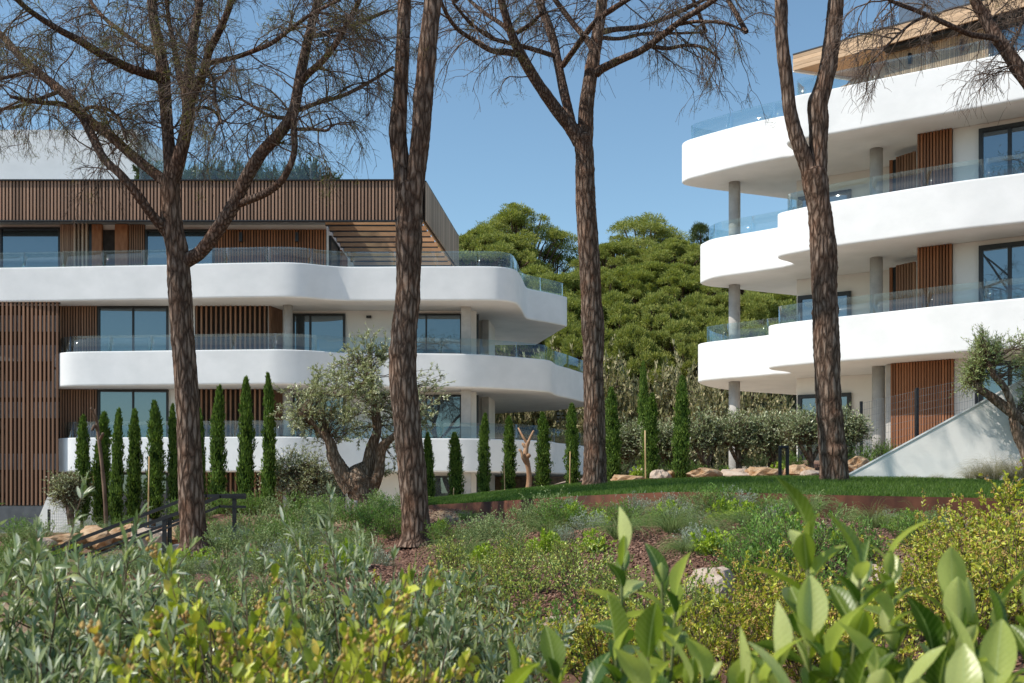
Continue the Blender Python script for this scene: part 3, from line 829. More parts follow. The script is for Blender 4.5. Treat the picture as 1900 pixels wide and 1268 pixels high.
# storey walls, set back under the balconies
for zlo, zhi in ((Z2t - BH + .43, Z3t - BH - .004), (Z1t - BH + .43, Z2t - BH - .004), (-.6, Z1t - BH - .004)):
    w = MB()
    w.prism([(-24, 41.9), (lx(503, 41.9), 41.9), (lx(503, 41.9), 42.95), (lx(884, 42.95), 42.95), (lx(884, 42.95) - .25, 45.4), (-.95, 45.4), (-.75, 47.5), (-2.5, 52.0), (-24, 52.0)], zlo, zhi)
    w.build('wall', M['wall'], LBD)
    fin = MB(); fin.obox((lx(901, 46.2), 45.2), (lx(911, 47.2), 47.4), .28, zlo, zhi); fin.build('side_wall', M['concrete'], LBD)
    zl = zlo + .02
    window(LBD, (lx(183, 41.9), 41.9), (lx(313, 41.9), 41.9), zl, zhi - .02, FRN)
    window(LBD, (lx(543, 42.95), 42.95), (lx(641, 42.95), 42.95), zl, zhi - .12, FRN, (.34,), fr=.09)
    window(LBD, (lx(768, 42.95), 42.95), (lx(857, 42.95), 42.95), zl, zhi - .12, FRN, (.26,))
    window(LBD, (lx(884, 42.95) - .02, 43.2), (lx(884, 42.95) - .22, 45.1), zl, zhi - .10, (1, .1), (), glass='windowd')
    slats(LBD, (lx(112, 41.9), 41.9), (lx(182, 41.9), 41.9), zlo, zhi, 14, .055, .06, M['slatd'], FRN, seed=2)
    slats(LBD, (lx(362, 41.9), 41.9), (lx(497, 41.9), 41.9), zlo, zhi, 15, .06, .13, M['slatd'], FRN, gap=.02, seed=3)
    rb = MB(); rb.obox((lx(501, 41.9), 41.8), (lx(523, 42.8), 42.8), .06, zlo, zhi); rb.build('wood_return', M['slatd'], LBD)
    column(LBD, lx(534.5, 41.7), 41.7, .175, zlo, zhi)
    cc = MB(); cc.box(lx(856, 42.2), lx(874, 42.2), 42.0, 42.4, zlo, zhi); cc.build('column', M['concrete'], LBD)
lm = MB(); lm.box(lx(680, 42.9), lx(689, 42.9), 42.82, 42.948, E + 6.98 - .02, E + 6.98 + .07)
lm.build('wall_lamp', M['black'], LBD)
# tall slat screen at the far left, over all storeys
stn = slats(LBD, (-22.0, 41.1), (lx(112, 41.1), 41.1), E - .45, Z3t - BH - .006, 30, .07, .08, M['slatd'], FRN, backing=False, name='tall_slat_screen')
for zz in (E + 4.7, E + 2.25):
    rl = MB(); rl.box(-22.0, lx(111, 41.1), 41.09, 41.13, zz, zz + .09); rl.build('screen_rail', M['black'], LBD)
dk = MB(); dk.box(-22.2, lx(110, 41.8), 41.78, 41.885, E - .45, Z3t - BH - .01); dk.build('stair_back', M['backing'], LBD)
for zz in (E + 5.1, E + 6.25, E + 2.9, E + .9, E + 3.7):
    for xx in (-19.9, -18.6):
        wn_ = MB(); wn_.box(xx, xx + 1.05, 41.70, 41.775, zz, zz + .62); wn_.build('stair_window', M['deck'], LBD)
bs = MB(); bs.box(-22.2, lx(100, 41.3), 40.9, 41.7, -.7, E - .5); bs.build('plinth', M['plinth'], LBD)

# penthouse storey
zlo, zhi = Z3t - BH + .43, E + 10.45
w = MB(); w.prism([(-24, 42.0), (lx(606, 42.0), 42.0), (lx(606, 42.0), 49.4), (-3.1, 49.4), (-3.1, 52), (-24, 52)], zlo, zhi)
w.build('wall', M['wall'], LBD)
window(LBD, (lx(2, 42), 42), (lx(113, 42), 42), zlo, zhi - .12, FRN, ())
window(LBD, (lx(271, 42), 42), (lx(398, 42), 42), zlo, zhi - .2, FRN, (.55,))
slats(LBD, (lx(113, 42), 42), (lx(139, 42), 42), zlo, zhi - .01, 8, .05, .06, M['slat'], FRN)
slats(LBD, (lx(139, 42), 42), (lx(168, 42), 42), zlo, zhi - .01, 4, .06, .2, M['slatg'], FRN)
dp = MB(); dp.box(lx(168, 42), lx(174, 42), 41.86, 41.997, zlo, zhi - .02); dp.build('dark_jamb', M['frame'], LBD)
op = MB(); op.box(lx(174, 42), lx(192, 42), 41.80, 41.997, zlo, zhi - .03); op.build('wood_panel', M['slato'], LBD)
op = MB(); op.box(lx(192, 42), lx(215, 42), 41.93, 41.997, zlo, zhi - .22); op.build('dark_door', M['backing'], LBD)
op = MB(); op.box(lx(217, 42), lx(240, 42), 41.78, 41.997, zlo, zhi - .03); op.build('wood_panel', M['slato'], LBD)
slats(LBD, (lx(241, 42), 42), (lx(270, 42), 42), zlo, zhi - .01, 7, .05, .06, M['slatd'], FRN)
slats(LBD, (lx(399, 42), 42), (lx(606, 42), 42), zlo, zhi - .2, 40, .062, .05, M['slato'], FRN)
for px in (447, 551):
    la = MB(); la.box(lx(px - 3, 41.8), lx(px + 3, 41.8), 41.74, 41.9, E + 9.75, E + 10.1); la.build('wall_lamp', M['black'], LBD)
window(LBD, (lx(606, 42) + .002, 42.5), (lx(606, 42) + .002, 44.6), zlo, zhi - .3, (1, 0), (), glass='windowd')
op = MB(); op.box(lx(606, 42) + .003, lx(606, 42) + .12, 45.0, 46.6, zlo, zhi - .3); op.build('wood_panel', M['slato'], LBD)
# roof slab over the closed part, dark soffit, slatted fascia all round
rf = MB(); rf.box(-24, lx(606, 42), 40.92, 52, zhi + .004, E + 11.62); rf.build('roof', M['deck'], LBD)
ZF0, ZF1 = E + 10.32, E + 11.80
FX0, FX1 = -24.0, lx(785, 40.8)
scn = slats(LBD, (FX0, 40.86), (FX1, 40.86), ZF0, ZF1, 158, .068, .045, M['slat'], FRN, gap=.04, name='roof_fascia')
cp = MB(); cp.box(FX0, FX1 + .02, 40.70, 40.95, ZF1 + .003, ZF1 + .05); cp.build('fascia_cap', M['black'], LBD)
cp = MB(); cp.box(FX0, FX1, 40.74, 40.90, ZF0 - .05, ZF0 - .003); cp.build('fascia_trim', M['black'], LBD)
fa, fb = (FX1 + .03, 40.9), (-2.53, 49.6)
slats(LBD, fa, fb, ZF0, ZF1, 64, .075, .045, M['slatg'], (1, -.1), gap=.04, name='roof_fascia')
cp = MB(); cp.obox(fa, fb, .16, ZF1 + .003, ZF1 + .05); cp.build('fascia_cap', M['black'], LBD)
ib = MB(); ib.obox((FX1 - .03, 40.95), (-2.60, 49.5), .05, ZF0, ZF1 - .1, (-1, .1)); ib.build('fascia_lining', M['plank'], LBD)
for k in range(9):
    y = 41.55 + k * .92
    xr = FX1 + .0 + (y - 40.9) * .09 - .14
    bm = MB(); bm.box(lx(606, 42) + .03, xr, y, y + .14, E + 10.34, E + 10.34 + .20); bm.build('pergola_beam', M['plank'], LBD)
    fl_ = MB(); fl_.box(lx(606, 42) + .03, xr, y - .012, y + .15, E + 10.34 - .028, E + 10.34 - .003); fl_.build('beam_shade_strip', M['black'], LBD)  # black strip added to draw the shade line under each beam
# roof terrace: white stair block, glass, planters
sb_ = MB(); sb_.prism([(-26, 46.0), (lx(254, 46), 46.0), (lx(254, 46) + .45, 53), (-26, 53)], E + 11.62 + .004, E + 15.5); sb_.build('roof_block', M['render'], LBD)
rg = np.array([(lx(258, 42.6), 42.6), (lx(592, 42.6), 42.6), (lx(614, 45.5), 45.5), (lx(620, 49), 49)])
rg = np.vstack([rg[:1], rg[1:2] - [.15, 0], rg[1:2] + [.05, .2], rg[2:]])
glass_rail(rg, E + 11.65, 1.46, LBD, 0.0, 2.4)

# ------------------------------------------------------------------ the right apartment building
RBD = empty('apartment_building', (13.0, 33.0, 2.0), 'bright white apartment block with sweeping balcony tiers and pale timber roof edge', 'building')
ZA, ZB_, ZC = E + 3.75, E + 6.98, E + 10.21
def ftop(tab, zb): return front_of(tab, zb + BH - E)
cC = [(16.5, 40.6), (12.5, 38.8), (9.5, 37.45), (7.3, 36.55), (6.2, 36.08), (5.66, 35.72), (5.66, 35.3)] + ftop([(1294, 254.4), (1375, 232), (1430, 219.5), (1450, 215.5)], ZC) + \
     [(8.52, 32.75), (8.55, 32.45), (8.25, 32.0), (8.05, 31.6), (8.2, 31.22)] + ftop([(1552, 163), (1633, 146), (1769, 119), (1900, 91.6), (2060, 58)], ZC)
cB = [(16.5, 41.2), (12.5, 39.3), (9.5, 37.9), (7.6, 36.9), (6.7, 36.5), (6.32, 36.1), (6.33, 35.7)] + ftop([(1328, 442), (1395, 430.5), (1443, 422)], ZB_) + \
     [(8.5, 33.25), (8.62, 33.0), (8.35, 32.62), (7.98, 32.25), (7.90, 31.9), (8.15, 31.55)] + ftop([(1538, 375), (1640, 358), (1769, 337.5), (1900, 320.5), (2060, 298)], ZB_)
cA = [(16.5, 43.6), (12.5, 42.2), (10.9, 41.3), (8.2, 39.6), (7.0, 38.2), (6.42, 37.0), (6.36, 36.4)] + ftop([(1328, 633), (1395, 625.6), (1433, 621)], ZA) + \
     [(8.62, 34.2), (8.75, 33.8), (8.35, 33.3), (7.86, 32.85), (7.78, 32.45), (8.1, 32.0)] + ftop([(1511, 592.7), (1640, 579), (1769, 565), (1900, 552.6), (2060, 536)], ZA)
for cc_, z in ((cC, ZC), (cB, ZB_), (cA, ZA)):
    c = catmull(cc_, 6)
    bk = [(24.0, 27.5), (24.0, 42.5)]
    f = band(c, bk, z, z + BH, RBD)
    glass_rail(f, z + BH, .58, RBD, .28, 1.5)

Q0 = Vector((9.21, 30.6)); U = Vector((.839, -.544)); NN = Vector((-.544, -.839))
def rbp(px, b):
    """plan point where the sight line of column px meets the line parallel to the facade, b metres out"""
    r = Vector(((px - CX) / F, 1.0)); q = Q0 + NN * b
    k = NN.dot(q) / NN.dot(r)
    return r * k
for lev, (zlo, zhi) in enumerate(((ZC - 3.23 + .43, ZC - .004), (ZB_ - 3.23 + .43, ZB_ - .004), (1.6, ZA - .004))):
    e0 = rbp(1768, -1.4); far = Q0 + U * 12.0 + NN * -1.4
    rw0, rw1 = rbp(1478, -4.0), rbp(1702, -4.0)
    s0 = rbp(1702, -1.45)
    w = MB()
    w.prism([tuple(rw0), tuple(rw1), tuple(rbp(1702, -1.5)), tuple(rbp(1769, -1.4)), tuple(far), tuple(far - NN * 6), (16, 39.0), tuple(rw0 - NN * 1.2 + U * .6)], zlo, zhi)
    w.build('wall', M['wall'], RBD)
    window(RBD, rbp(1817, -1.4), rbp(1990, -1.4), zlo, zhi - .15, NN, (.34, .67), fr=.11, glass='window')
    window(RBD, rbp(1482, -4.0), rbp(1580, -4.0), zlo, zhi - .55, NN, (.5,), fr=.12, glass='windowd')
    if lev < 2:
        slats(RBD, rbp(1703, -1.43), rbp(1768, -1.4), zlo, zhi - .006, 11, .055, .10, M['slato'], NN, gap=.02)
        slats(RBD, rbp(1664, -2.6), rbp(1700, -2.3), zlo, zhi - .2, 7, .06, .08, M['slatd'], NN, gap=.03)
        pb = MB(); pb.obox(rbp(1650, -2.7), rbp(1656, -2.7), .25, zlo, zhi - .2, -NN); pb.build('wood_post', M['slato'], RBD)
        pb = MB(); pb.obox(rbp(1657, -2.72), rbp(1664, -2.7), .12, zlo, zhi - .2, -NN); pb.build('dark_post', M['frame'], RBD)
    else:
        slats(RBD, rbp(1654, -1.55), rbp(1771, -1.4), zlo, zhi - .006, 22, .055, .10, M['slato'], NN, gap=.03)
        pb = MB(); pb.obox(rbp(1644, -1.6), rbp(1653, -1.55), .3, zlo, zhi - .01, -NN); pb.build('wall_end', M['concrete'], RBD)
    column(RBD, *rbp(1626 if lev < 2 else 1630, -2.05), .185, zlo, zhi)
    column(RBD, (7.32, 7.47, 7.5)[lev], (35.45, 36.2, 36.35)[lev], .19, zlo if lev < 2 else 1.2, zhi)
lmp = rbp(1770, -1.2)
# penthouse: timber-edged roof, slatted wall
Fa = Vector((8.87, 33.97)); Fb = Vector((14.02, 29.5)); FU = (Fb - Fa).normalized(); FN = Vector((FU.y, -FU.x))
if FN.y > 0: FN = -FN
Fc = Fb + FU * 8
zf = E + 13.30
w = MB(); w.prism([tuple(Fa - FN * .06), tuple(Fc - FN * .06), tuple(Fc - FN * 8), (17, 37.4), (11.6, 34.95)], zf + .06, zf + .40); w.build('roof', M['plank'], RBD)
for k in range(4):
    bd = MB(); bd.obox(Fa + FU * (.013 * (k % 2)), Fc, .045 + .004 * (k % 2), zf + k * .119 + .002, zf + k * .119 + .115, FN); bd.build('fascia_board', M['oak'], RBD)
bd = MB(); bd.obox(Fa, Fc, .06, zf + .479, zf + .52, FN); bd.build('fascia_cap', M['black'], RBD)
bd = MB(); bd.obox(Fa - FN * .02, (11.6, 34.95), .09, zf - .02, zf + .40); bd.build('roof_edge', M['render'], RBD)
def rfp(px, b):
    r = Vector(((px - CX) / F, 1.0)); q = Fa + FN * b
    return r * (FN.dot(q) / FN.dot(r))
zl = ZC + .43
w = MB(); w.prism([tuple(rfp(1642, -.62)), tuple(rfp(1640, -.62) + FU * 12), tuple(rfp(1640, -.62) + FU * 12 - FN * 5), tuple(rfp(1642, -.62) - FN * 3)], zl, zf + .055); w.build('wall', M['wall'], RBD)
slats(RBD, rfp(1643, -.60), rfp(1836, -.60), zl, zf - .07, 46, .055, .06, M['slato2'], FN, gap=.03)
bd = MB(); bd.obox(rfp(1645, -.45), rfp(1645, -.45) + FU * 10, .3, zf - .06, zf + .05, FN); bd.build('recess_shade_strip', M['frame'], RBD)  # dark strip put in for the shaded recess under the fascia
window(RBD, rfp(1838, -.60), rfp(2000, -.60), zl, zf - .14, FN, (.5,), fr=.08)
bd = MB(); bd.obox(rfp(1579, -1.6), rfp(1642, -1.2), .08, zf - .55, zf - .15); bd.build('pergola_beam', M['oak'], RBD)
bd = MB(); bd.obox(rfp(1560, -2.4), rfp(1642, -1.9), .08, zf - .9, zf + .05); bd.build('wood_panel', M['plank'], RBD)
for px in (1688, 1784):
    c = rfp(px, -.44); bd = MB(); bd.cyl(c.x, c.y, .055, zf - .55, zf - .25, 12); bd.build('wall_lamp', M['black'], RBD)
c0, c1 = rfp(1668, -1.6), rfp(1668, -1.6) + FU * 9
w = MB(); w.obox(c0, c1, 3.0, zf + .41, zf + 2.6, -FN); w.build('roof_lantern', M['windowd'], RBD)

# ------------------------------------------------------------------ ramp wall, small walls, fences, rail
rw = MB()
pa, pb_ = P(1572, 884, 20.95), P(1900, 705, 19.95)
dv = (pb_ - pa) / (pb_.x - pa.x)
pe = pa + dv * (12.0 - pa.x)
bk_ = Vector((dv.y, -1, 0)).normalized() * -.3
low = min(pa.z, 1.6) - .5
prof = [Vector((pa.x, pa.y, low)), Vector((pe.x, pe.y, low)), pe, pa]
rw.hexa(prof, [p + bk_ for p in prof])
o = rw.build('ramp_wall', M['render2'])
cpg = MB(); fw = -bk_.normalized() * .02; upv = Vector((0, 0, .035)); z3 = Vector((0, 0, .003))
q4 = [pa + fw + z3, pe + fw + z3, pe + bk_ * 1.1 + z3, pa + bk_ * 1.1 + z3]
cpg.hexa(q4, [p + upv for p in q4]); cpg.build('coping', M['render'], o)
tag(o, 'white rendered wall with sloping top rising behind the lawn', 'wall')

lw = MB()
q0, q1 = P(42, 992, 30), P(88, 922, 30)
prof = [(q0.x, q0.z), (q1.x + .9, q0.z), (q1.x + .9, q1.z), (q1.x, q1.z)]
lw.hexa([(x, 30.0, z - (.6 if i < 2 else 0)) for i, (x, z) in enumerate(prof)], [(x, 31.6, z - (.6 if i < 2 else 0)) for i, (x, z) in enumerate(prof)])
tag(lw.build('garden_wall', M['render2']), 'low white sloping wall end by the tall slat screen', 'wall')
lw = MB(); lw.box(-26, -12.2, 33.5, 39.5, -.9, E - 1.45)
tag(lw.build('terrace', M['deck']), 'grey paved terrace at the foot of the slat screen', 'terrace', kind='structure')

# far white slatted fence and stone wall beyond the left building's corner
wf = empty('slatted_fence', (1.5, 57, g1(1.5, 57)), 'white horizontal slatted fence far behind the cypresses', 'fence')
M['whitefence'] = noisy_mat('white_fence', (.72, .72, .70), (.80, .80, .78), 3, rough=.6, bstr=0)
zf0 = P(950, 826, 57).z
for k in range(9):
    piece('slat', M['whitefence'], wf, (1.2, 57, zf0 + k * .2), (8.0, .03, .12))
for k in range(5):
    piece('post', M['whitefence'], wf, (-2.6 + k * 1.9, 57.06, g1(-2.6 + k * 1.9, 57.06) - .3), (.08, .08, zf0 + 1.85 - g1(-2.6 + k * 1.9, 57.06) + .3))
stw = empty('stone_wall', (2.2, 54, 1.0), 'low ochre stone retaining wall behind the cypress row', 'wall')
rnd = random.Random(4)
core = MB(); core.box(-1.5, 6.0, 54.02, 54.45, .6, P(1000, 812, 54).z - .06); core.build('wall_core', M['stonewall'], stw)
z = P(1000, 832, 54).z - .5; zt_ = P(1000, 808, 54).z
while z < zt_:
    x = -1.5; hh = rnd.uniform(.16, .24)
    while x < 6.0:
        ww = rnd.uniform(.25, .6)
        piece('stone', M['stonewall'] if rnd.random() < .6 else M['rock'], stw, (x + ww / 2, 53.98 + rnd.uniform(-.02, .02), z), (ww - .03, .2, hh - .025), rnd.uniform(-.02, .02))
        x += ww
    z += hh

# wire mesh fences
def mesh_fence(a, b, h, npost, label, dz=None):
    a = Vector(a); b = Vector(b)
    fe = empty('wire_fence', a, label, 'fence')
    zb0 = a.z; zb1 = b.z
    for i in range(npost):
        t = i / (npost - 1); c = a.lerp(b, t)
        m = MB(); m.box(c.x - .03, c.x + .03, c.y - .03, c.y + .03, c.z - .4, c.z + h + .04); m.build('post', M['black'], fe)
    L = (b - a).length
    S = []; n = int(L / .055)
    for i in range(n):
        c = a.lerp(b, (i + .5) / n); S.append([(c.x, c.y, c.z + .03), (c.x, c.y, c.z + h)])
    for k in range(8):
        zz = .05 + (h - .06) * k / 7; S.append([(a.x, a.y, a.z + zz), (b.x, b.y, b.z + zz)])
    S = np.array(S) - np.array(a)
    v, q = tubes_batch(S, np.full(len(S), .0028), np.full(len(S), .0028), 4)
    o = link('wire_mesh', npmesh('wire_mesh', v, q), fe, M['fwire']); o['kind'] = 'stuff'
M['fwire'] = noisy_mat('grey_wire', (.16, .17, .18), (.22, .23, .24), 4, rough=.5, bstr=0)
mesh_fence(P(1598, 842, 26.0), P(1700, 822, 25.2), 1.22, 2, 'grey wire mesh fence in front of the slatted ground-floor screen')
mesh_fence(P(1702, 820, 25.1), P(1812, 800, 24.4), 1.22, 2, 'grey wire mesh fence panel running behind the sloping ramp wall')
mesh_fence(P(91, 990, 29.6), P(135, 990, 29.6), .62, 2, 'short wire mesh fence beside the low white wall end')

# handrails of the garden steps
def rail(name, pts, mid, posts, label):
    ra = empty(name, (pts[0][0], pts[0][1], pts[0][2] - 1.0), label, 'handrail')
    for i in range(len(pts) - 1):
        m = MB(); m.bar(pts[i], Vector(pts[i + 1]) + (Vector(pts[i + 1]) - Vector(pts[i])).normalized() * .02, .04, .055); m.build('top_rail', M['black'], ra)
    for i in range(len(mid) - 1):
        m = MB(); m.bar(mid[i], Vector(mid[i + 1]) + (Vector(mid[i + 1]) - Vector(mid[i])).normalized() * .02, .03, .04); m.build('mid_rail', M['black'], ra)
    for (p, zb) in posts:
        m = MB(); m.box(p.x - .032, p.x + .032, p.y - .012, p.y + .012, zb, p.z); m.build('post', M['black'], ra)
rail('handrail', [P(94, 1021, 18.6), P(350, 924, 18.6), P(382, 920.5, 18.6), P(454, 919, 18.6)], [P(150, 1033, 18.6), P(334, 964, 18.6)],
     [(P(251, 962, 18.6), P(251, 1030, 18.6).z)], 'far black steel handrail of the garden steps behind the leftmost pine')
rail('handrail', [P(60, 1048, 17.2), P(114, 1029, 17.2), P(334, 951, 17.2), P(408, 921.5, 17.2), P(454, 923, 17.2)], [P(150, 1042, 17.2), P(334, 970, 17.2), P(407, 940, 17.2), P(454, 941, 17.2)],
     [(P(435, 924, 17.2), P(435, 1010, 17.2).z), (P(305, 963, 17.2), P(305, 1034, 17.2).z), (P(315, 960, 17.25), P(315, 1030, 17.25).z)],
     'near black steel handrail of the garden steps with level top end')
# treads of the steps, mostly hidden by plants
for k in range(8):
    c = P(400 - k * 42, 1000 + k * 9, 17.9)
    s_ = MB(); s_.box(c.x - .2, c.x + .2, c.y - .55, c.y + .55, c.z - .4, c.z); tag(s_.build('stone_step', M['deck']), 'grey garden step between the two black handrails, %s from the top' % ['first', 'second', 'third', 'fourth', 'fifth', 'sixth', 'seventh', 'eighth'][k], 'step', 'garden steps')

# bollard lights
def bollard(px, py, d, h, w, mat, label):
    b = P(px, py, d)
    m = MB(); t = .055
    m.box(b.x - w / 2, b.x - w / 2 + t, b.y - .05, b.y + .05, b.z - .25, b.z + h - t)
    m.box(b.x + w / 2 - t, b.x + w / 2, b.y - .05, b.y + .05, b.z - .25, b.z + h - t)
    m.box(b.x - w / 2, b.x + w / 2, b.y - .05, b.y + .05, b.z + h - t, b.z + h)
    o = m.build('bollard_light', mat)
    mod = o.modifiers.new('bevel', 'BEVEL'); mod.width = .012; mod.segments = 2
    tag(o, label, 'bollard')
bollard(1454, 886, 21.2, .62, .20, M['black'], 'black arch-shaped garden bollard light on the lawn edge')
bollard(655, 952, 22.0, .25, .17, M['concrete'], 'small grey arch-shaped bollard light at the old olive trunk')

# rocks
def rock_mesh(seed, n=3):
    import bmesh
    rs = np.random.RandomState(seed)
    bm = bmesh.new(); bmesh.ops.create_icosphere(bm, subdivisions=n, radius=1)
    ds = rdirs(rs, 12)
    for v in bm.verts:
        c = np.array(v.co); c = c / np.linalg.norm(c)
        r = 1.0
        for k, d in enumerate(ds):
            t = c.dot(d); lim = .5 + .36 * ((k * 37 % 10) / 10)
            if t > lim: r = min(r, lim / t)
        r += .09 * math.sin(7 * c[0] + seed) * math.cos(6 * c[1] + 2 * c[2]) + rs.normal(0, .03)
        v.co = Vector(c * r)
    me = bpy.data.meshes.new('rock'); bm.to_mesh(me); bm.free()
    return me
rmeshes = [rock_mesh(s) for s in range(5)]
rmp = [m.copy() for m in rmeshes]
for m in rmeshes: m.materials.append(M['rock'])
for m in rmp: m.materials.append(M['rockp'])
rspec = [(1170, 888, 23.2, 60, 22, 0), (1225, 884, 23.0, 40, 30, 1), (1262, 878, 23.6, 50, 22, 0), (1305, 880, 22.9, 62, 26, 0), (1362, 880, 23.2, 70, 26, 1), (1420, 876, 23.0, 66, 30, 0), (1485, 876, 23.2, 60, 34, 0), (1512, 880, 22.4, 36, 26, 1),
         (1590, 862, 23.4, 52, 34, 0), (1190, 872, 24.4, 44, 18, 1)]
names = ['leftmost ochre boulder', 'upright ochre boulder beside the stake', 'ochre boulder behind the tall right cypress', 'rounded ochre boulder', 'long pale boulder', 'ochre boulder beside the black bollard', 'tall cracked ochre boulder', 'pale boulder touching the fourth pine trunk', 'ochre boulder at the foot of the sloping wall', 'small pale stone higher up the bed']
for i, ((px, py, d, w, h, p_), nm) in enumerate(zip(rspec, names)):
    c = P(px, py, d); k = d / F
    o = link('boulder', (rmp if p_ else rmeshes)[i % 5], None, None, (c.x, c.y, c.z - h * k * .12), (0, 0, i * 1.3), (w * k * .72, w * k * .5, h * k * .58))
    tag(o, nm + ' behind the lawn', 'rock', 'boulders behind the lawn')
lsp = [(120, 1000, 19.5, 60, 26, 0), (180, 996, 19.8, 70, 36, 0), (235, 990, 20.0, 66, 36, 0), (285, 995, 19.4, 60, 44, 1), (325, 992, 19.8, 40, 42, 0), (92, 1006, 19.4, 40, 22, 1)]
ln = ['ochre boulder at the low end of the steps', 'cracked ochre boulder', 'ochre boulder in the middle of the row', 'large pale boulder', 'ochre boulder next to the leftmost pine trunk', 'small pale boulder near the white wall']
for i, ((px, py, d, w, h, p_), nm) in enumerate(zip(lsp, ln)):
    c = P(px, py, d); k = d / F
    o = link('boulder', (rmp if p_ else rmeshes)[(i + 2) % 5], None, None, (c.x, c.y, c.z - h * k * .2), (0, 0, i * 2.1 + .4), (w * k * .85, w * k * .55, h * k * .8))
    tag(o, nm + ' behind the black handrails', 'rock', 'boulders behind the handrails')
for i, (px, py, d, w, h, nm) in enumerate([(1318, 1085, 7.6, 110, 80, 'pale sandstone boulder half hidden in the middle of the planting bed'), (1620, 1062, 8.4, 90, 50, 'flat sandstone boulder behind the tall broad-leaved shoots'),
                                            (1040, 1160, 6.3, 130, 40, 'low sandy stone under the small-leaved shrubs')]):
    c = P(px, py, d); k = d / F
    tag(link('boulder', rmp[(i + 1) % 5], None, None, (c.x, c.y, c.z - h * k * .25), (0, 0, i * 1.7), (w * k * .6, w * k * .5, h * k * .7)), nm, 'rock')

# ------------------------------------------------------------------ pines
def limb_path(pts, d0, per=7):
    """pts: (px, py, depth offset, radius px) -> world path, radii"""
    a = catmull([(p[0], p[1], d0 + p[2], p[3]) for p in pts], per)
    W = np.array([tuple(P(q[0], q[1], q[2])) for q in a]); R = np.array([max(q[3], .8) * q[2] / F for q in a])
    return W, R

def limb_mesh(paths, origin, n, bump_, step, seed):
    parts = []
    for i, (W, R) in enumerate(paths):
        q = resample(np.c_[W, R], step)
        v, f, t = tube_np(q[:, :3], q[:, 3], n, bump_, seed + i)
        parts.append((v, [f, t]))
    V, Fc_ = merge(parts)
    return npmesh('limb', V - origin, Fc_, True)

def twig_polys(rs, starts, dirs, lens, K, droop, wander, up=0.0):
    S = len(starts)
    pts = np.zeros((S, K, 3)); pts[:, 0] = starts
    d = dirs / (np.linalg.norm(dirs, axis=1)[:, None] + 1e-9)
    st = (lens / (K - 1))[:, None]
    for k in range(1, K):
        d = d + rs.normal(0, wander, (S, 3)); d[:, 2] += up - droop * k / K
        d /= np.linalg.norm(d, axis=1)[:, None] + 1e-9
        pts[:, k] = pts[:, k - 1] + d * st
    return pts

def on_polys(rs, polys, n, lo, hi):
    """n random points on polylines: index, point, tangent"""
    S, K, _ = polys.shape
    i = rs.randint(0, S, n); t = rs.uniform(lo, hi, n) * (K - 1); k = np.minimum(t.astype(int), K - 2); f = (t - k)[:, None]
    p = polys[i, k] * (1 - f) + polys[i, k + 1] * f
    tg = polys[i, k + 1] - polys[i, k]; tg /= np.linalg.norm(tg, axis=1)[:, None] + 1e-9
    return i, p, tg

def twigs_for(limbs, rs, per_m, L1=(.5, 1.4), n2=11, n3=3, lo=.12, droop=.32, thick=1.0, zmin=-1e9):
    st, dr = [], []
    for W, R in limbs:
        q = resample(np.c_[W, R], .05); m = len(q)
        L = .05 * m; n = max(2, int(L * per_m))
        ii = rs.randint(int(m * lo), m, n)
        tg = np.gradient(q[:, :3], axis=0); tg /= np.linalg.norm(tg, axis=1)[:, None]
        st.append(q[ii, :3]); side = rdirs(rs, n); side -= tg[ii] * np.sum(side * tg[ii], 1)[:, None]
        side /= np.linalg.norm(side, axis=1)[:, None]
        dr.append(side + tg[ii] * rs.uniform(.3, 1.1, n)[:, None] + np.array([0, 0, .1]))
    st = np.vstack(st); dr = np.vstack(dr); k_ = st[:, 2] > zmin; st = st[k_]; dr = dr[k_]; n = len(st)
    l1 = rs.uniform(L1[0], L1[1], n)
    p1 = twig_polys(rs, st, dr, l1, 9, droop, .16)
    m2 = n * n2
    i, p, tg = on_polys(rs, p1, m2, .15, 1.0)
    d2 = tg + rdirs(rs, m2) * .95
    p2 = twig_polys(rs, p, d2, rs.uniform(.18, .6, m2) * np.clip(l1[i], .6, 1.1), 6, .42, .15)
    m3 = m2 * n3
    i, p, tg = on_polys(rs, p2, m3, .2, 1.0)
    p3 = twig_polys(rs, p, tg + rdirs(rs, m3) * .8, rs.uniform(.08, .26, m3), 4, .35, .12)
    V, q = [], []
    a = tubes_batch(p1, np.full(n, .013 * thick), np.full(n, .005 * thick), 4)
    b = tubes_batch(p2, np.full(m2, .0050 * thick), np.full(m2, .0030 * thick), 3)
    c = tubes_batch(p3, np.full(m3, .0032 * thick), np.full(m3, .0020 * thick), 3)
    return merge([a, b, c]), p2, p3

def needles_at(rs, centers, n, L=.11, W=.006, up=.5, spread=.05):
    m = len(centers) * n
    pos = np.repeat(centers, n, 0) + rs.normal(0, spread, (m, 3))
    d = rdirs(rs, m); d[:, 2] += up
    return leaves_np(pos, d, rdirs(rs, m), rs.uniform(.7, 1.2, m) * L, W)

